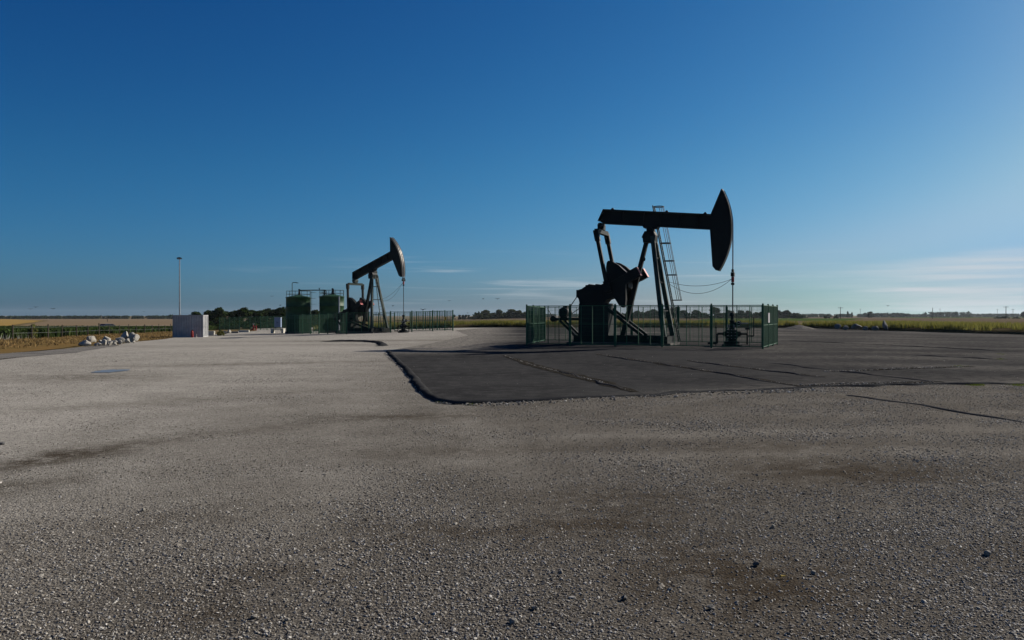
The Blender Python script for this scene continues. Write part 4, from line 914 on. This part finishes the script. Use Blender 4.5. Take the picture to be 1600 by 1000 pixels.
for i, (px, Y, top, k, wd, lab) in enumerate([(742,520,490.5,'bush',1.5,'low left end of the middle grove'),(752,520,489,'bush',1.6,'low dark thicket in the middle grove'),(759,525,485,'round',1.2,'first taller tree of the middle grove from the left'),(768,520,488,'bush',1.5,'thicket between the taller trees of the grove'),
        (780,515,484,'round',1.2,'round tree in the centre of the middle grove'),(790,520,488.5,'bush',1.4,'thicket right of the round grove tree'),(800,520,483.3,'round',1.35,'broadest tree of the middle grove'),(811,522,485,'round',1.3,'tree sloping down at the right of the grove'),(820,520,487,'bush',1.5,'low right end of the middle grove at the fence'),(826,524,485.5,'round',1.1,'last tree of the grove behind the fence corner'),(843,600,490,'bush',1.4,'small thicket behind the left fence panel')]):
    tree(px, Y, top, k, lab, M['treeB'], 'trees of the middle grove', wd*1.3)
for px, lab in ((709,'first tiny round tree beside the fence end'),(718,'second tiny round tree from the fence end'),(723.5,'third tiny round tree from the fence end'),(728,'fourth tiny round tree from the fence end'),(732.5,'tiny round tree last in the row before the grove')): tree(px,640,492,'round',lab, M['treeC'],'tiny trees in a row on the skyline', 1.1)
NM = ['first','second','third','fourth','fifth','sixth','seventh','eighth','ninth','tenth','eleventh','twelfth','thirteenth','fourteenth','fifteenth','sixteenth','seventeenth','eighteenth','nineteenth','twentieth','twenty-first','twenty-second','twenty-third','twenty-fourth','twenty-fifth','twenty-sixth']
RT = [(986,489,'bush'),(996,486,'round'),(1004,489,'bush'),(1012,486,'round'),(1021,484,'round'),(1030,486,'round'),(1038,483,'round'),(1049,480,'poplar'),(1053,481,'poplar'),(1056.5,479.5,'poplar'),(1061,480.5,'poplar'),(1068,485,'round'),(1078,487,'bush'),(1088,485,'round'),(1096,487,'bush'),(1106,488,'bush'),(1117,481,'round'),(1128,487,'bush'),(1139,485,'round'),(1146,486,'poplar'),(1158,485,'round'),(1169,485.5,'round'),(1181,489,'bush'),(1192,487,'round'),(1216,485,'round'),(1228,485.3,'round')]
for i, (px, top, k) in enumerate(RT): tree(px, 500+(i*37)%60, top, k, f'{NM[i]} tree from the left in the wood behind the near fence', M['treeC'], 'trees of the wood behind the near fence', 1.7 if k == 'round' else 1.4)
for px, top, wd, lab in ((1240,489.5,1.5,'low thicket right of the near fence wood'),(1250,490.5,1.5,'right end thicket of the near fence wood'),(1292,490.5,1.1,'small dark tree left of the first utility pole'),(1306,491,1.1,'small dark tree touching the first utility pole'),(1560,493.5,2.2,'dark low hedge left of the right pole'),(1571,493,2.2,'dark low hedge under the right pole'),(1588,494,2.4,'dark low hedge at the right edge')):
    tree(px, 480, top, 'bush', lab, M['treeC'], 'far thickets at the right', wd)
for px, top, lab, k, wd in ((1324,486.5,'slim tree left of the pair beyond the first pole','poplar',1.6),(1331,488,'slim tree right of the pair beyond the first pole','poplar',1.6),(1359,487,'big round tree on the right skyline','round',1.7),(1599,487,'dark tree cut by the right edge','round',1.2)): tree(px, 800, top, k, lab, M['treeC'], 'single trees on the right skyline', wd)
def wood(name, lab, spans, seed, m):
    """far woodland that reads as one mass: many small crowns on the skyline"""
    rd = random.Random(seed); v, f = [], []
    for (p0, p1, Y, t0, t1, dn) in spans:
        x0, x1 = (p0-800)/FPX*Y, (p1-800)/FPX*Y; n = int((x1-x0)/3.2*dn)
        for i in range(n):
            x = rd.uniform(x0, x1); y = Y+rd.uniform(0,60); z = zg(x, y); t = (x-x0)/(x1-x0); h = EYE+(HZ-(t0+(t1-t0)*t))/FPX*Y-z; h *= 1+.16*noise.noise(Vector((x*.03,seed,0)))+.22*noise.noise(Vector((x*.12,seed,3)))
            e = min(1, t*12+.5, (1-t)*12+.5); h *= e; blobs = [((x+rd.gauss(0,1), y, z+h*q), (3.4,3.4,h*.24)) for q in (.12,.32,.52,.72,.86)]
            vv, ff = leaf_cloud(blobs, 13, 2.4, rd.random()); k = len(v); v += vv; f += [tuple(a+k for a in q) for q in ff]
    me = bpy.data.meshes.new(name); me.from_pydata(v, [], f); tag(place(name, me, m), lab, kind='stuff')
wood('far_forest', 'dark forest band on the left skyline', [(-140,275,1050,494.3,493.6,1.7),(255,330,1000,492.5,492,1.4)], 3, M['treeC'])
wood('far_woods', 'bluish woods on the right skyline', [(1255,1335,1150,491,490.6,1.6),(1330,1375,1250,491.3,491,1.4),(1370,1445,1150,489.6,489.6,1.8),(1440,1470,1300,491.3,491,1.2),(1462,1522,1250,487.8,487.8,2.),(1512,1760,1500,490.8,489.5,1.5),(830,1000,1300,491.2,490.8,1.5),(975,1262,620,489.5,489.5,1.6),(741,832,545,489.3,489,2.4)], 5, M['treeC'])

# ------------------------------------------------------------------ poles, car, birds
def pole(px, Y, top, lab, arm=True):
    x = (px-800)/FPX*Y; z = zg(x, Y); h = EYE+(HZ-top)/FPX*Y-z; r = thing('utility_pole', lab, 'utility pole', (x,Y,z), 0, 'utility poles across the right fields')
    MB().tube((0,0,0),(0,0,h),.2,.13,n=8).build('shaft', M['wood'], r)
    if arm:
        MB().bar((-1.3,0,h-.35),(1.3,0,h-.35),.16,.16).build('crossarm', M['wood'], r)
        for s in (-1.2,0,1.2): MB().tube((s,0,h-.27),(s,0,h-.0 if s else h+.25),.07,n=6).build('insulator', M['galv'], r)
for a in ((1313,420,480,'utility pole with crossarm left of the round skyline tree'),(1457,420,481,'utility pole without arms in the middle of the right fields',False),(1571.5,420,478.7,'utility pole above the dark hedge at the right'),
          (1344,900,482.5,'faint thin pole left of the round skyline tree'),(1468.5,900,482.5,'faint thin pole right of the middle utility pole'),(1558,900,483,'faint thin pole left of the right utility pole'),(1582.5,700,483,'thin pole right of the right utility pole'),(731,900,488,'tiny pole beside the row of skyline trees'),(168,420,497.5,'thin pole behind the parked car at the left',False)): pole(*a)
def car():
    Y = 150.; x = (164.5-800)/FPX*Y; z = zg(x, Y)-.28; r = thing('parked_car', 'dark blue car roof showing above the crop at the left', 'car', (x,Y,z), R(62))
    prof = [(-2.1,.35),(-2.15,.75),(-1.7,.95),(-.95,1.0),(-.35,1.42),(1.0,1.46),(1.7,1.05),(2.1,.95),(2.15,.4)]
    MB().prism(prof, -.85, .85).build('body', M['carpaint'], r)
    for y in (-.853,.853): MB().prism([(-.8,1.02),(-.3,1.36),(.95,1.39),(1.45,1.05)], y-.004, y+.004).build('side_window', M['glass'], r)
    MB().prism([(-1.0,1.005),(-.98,1.03),(-.38,1.45),(-.36,1.42)], -.7, .7).build('windscreen', M['glass'], r)
    for x_ in (-1.35,1.35):
        for y in (-.86,.66): MB().tube((x_,y,.32),(x_,y+.2,.32),.32,n=16).build('wheel', M['dark'], r)
    for y in (-.6,.6): MB().box(-2.17,-2.12,y-.15,y+.15,.62,.76).build('headlight', M['white'], r)
car()
def bird(px, py, Y, s, a, lab):
    r = thing('bird', lab, 'bird', ((px-800)/FPX*Y, Y, EYE+(HZ-py)/FPX*Y), a, 'birds in flight')
    MB().lathe([(0,-.22),(.03,-.18),(.075,-.05),(.08,.06),(.05,.16),(.045,.2),(0,.26)], n=8).build('body', M['feather'], r, True).rotation_euler = (R(80),0,0)
    for k in (-1,1):
        b = MB(); b.add([(k*.05,-.10,.02),(k*.05,.12,.02),(k*.28,.10,.13),(k*.55,-.06,.10),(k*.28,-.10,.12),(k*.05,-.10,.03),(k*.05,.12,.03),(k*.28,.10,.14),(k*.55,-.06,.106),(k*.28,-.10,.13)], [(0,1,2,3,4),(9,8,7,6,5),(0,5,6,1),(1,6,7,2),(2,7,8,3),(3,8,9,4),(4,9,5,0)]); b.build('wing', M['feather'], r)
    b = MB(); b.add([(-.03,.18,0),(.03,.18,0),(.07,.34,.01),(-.07,.34,.01),(-.03,.18,.01),(.03,.18,.01),(.07,.34,.02),(-.07,.34,.02)], MB.BF); b.build('tail', M['feather'], r); r.scale = (s*.62,)*3
for a in ((661,484,72,1.0,.6,'largest dark bird just above the farther fence'),(425,463,110,.8,.2,'bird high left of the left tank'),(438,477,110,.9,1.2,'bird low left of the left tank'),(614,478,100,.8,.9,'small bird between the pumpjack leg and its rod'),(702,470,110,.8,.4,'faint bird above the right end of the farther fence'),
          (755,467,100,.75,1.,'left one of two birds above the middle grove'),(777,467,90,.9,.3,'right one of two birds above the middle grove'),(48,483,110,.9,.4,'lowest bird of three above the left fields'),(56,480,110,1.,.9,'highest bird of three above the left fields'),(83,482.5,110,1.1,.1,'rightmost bird of three above the left fields'),(225,487,120,.6,.5,'tiny bird above the left skyline near the container'),(1387,478,130,1.,.2,'single bird above the right fields')): bird(*a)

# ------------------------------------------------------------------ haze
hz = MB().box(-4700,4700,-700,4700,-9,30); hz = hz.build('haze', None); tag(hz, 'thin bluish air over the fields', kind='stuff')
m = bpy.data.materials.new('thin air'); m.use_nodes = True; n = m.node_tree.nodes; n.remove(n['Principled BSDF'])
pv = n.new('ShaderNodeVolumePrincipled'); pv.inputs['Color'].default_value = (.78,.88,1,1); pv.inputs['Density'].default_value = .00005; pv.inputs['Anisotropy'].default_value = .3
m.node_tree.links.new(pv.outputs[0], n['Material Output'].inputs['Volume']); hz.data.materials.append(m)
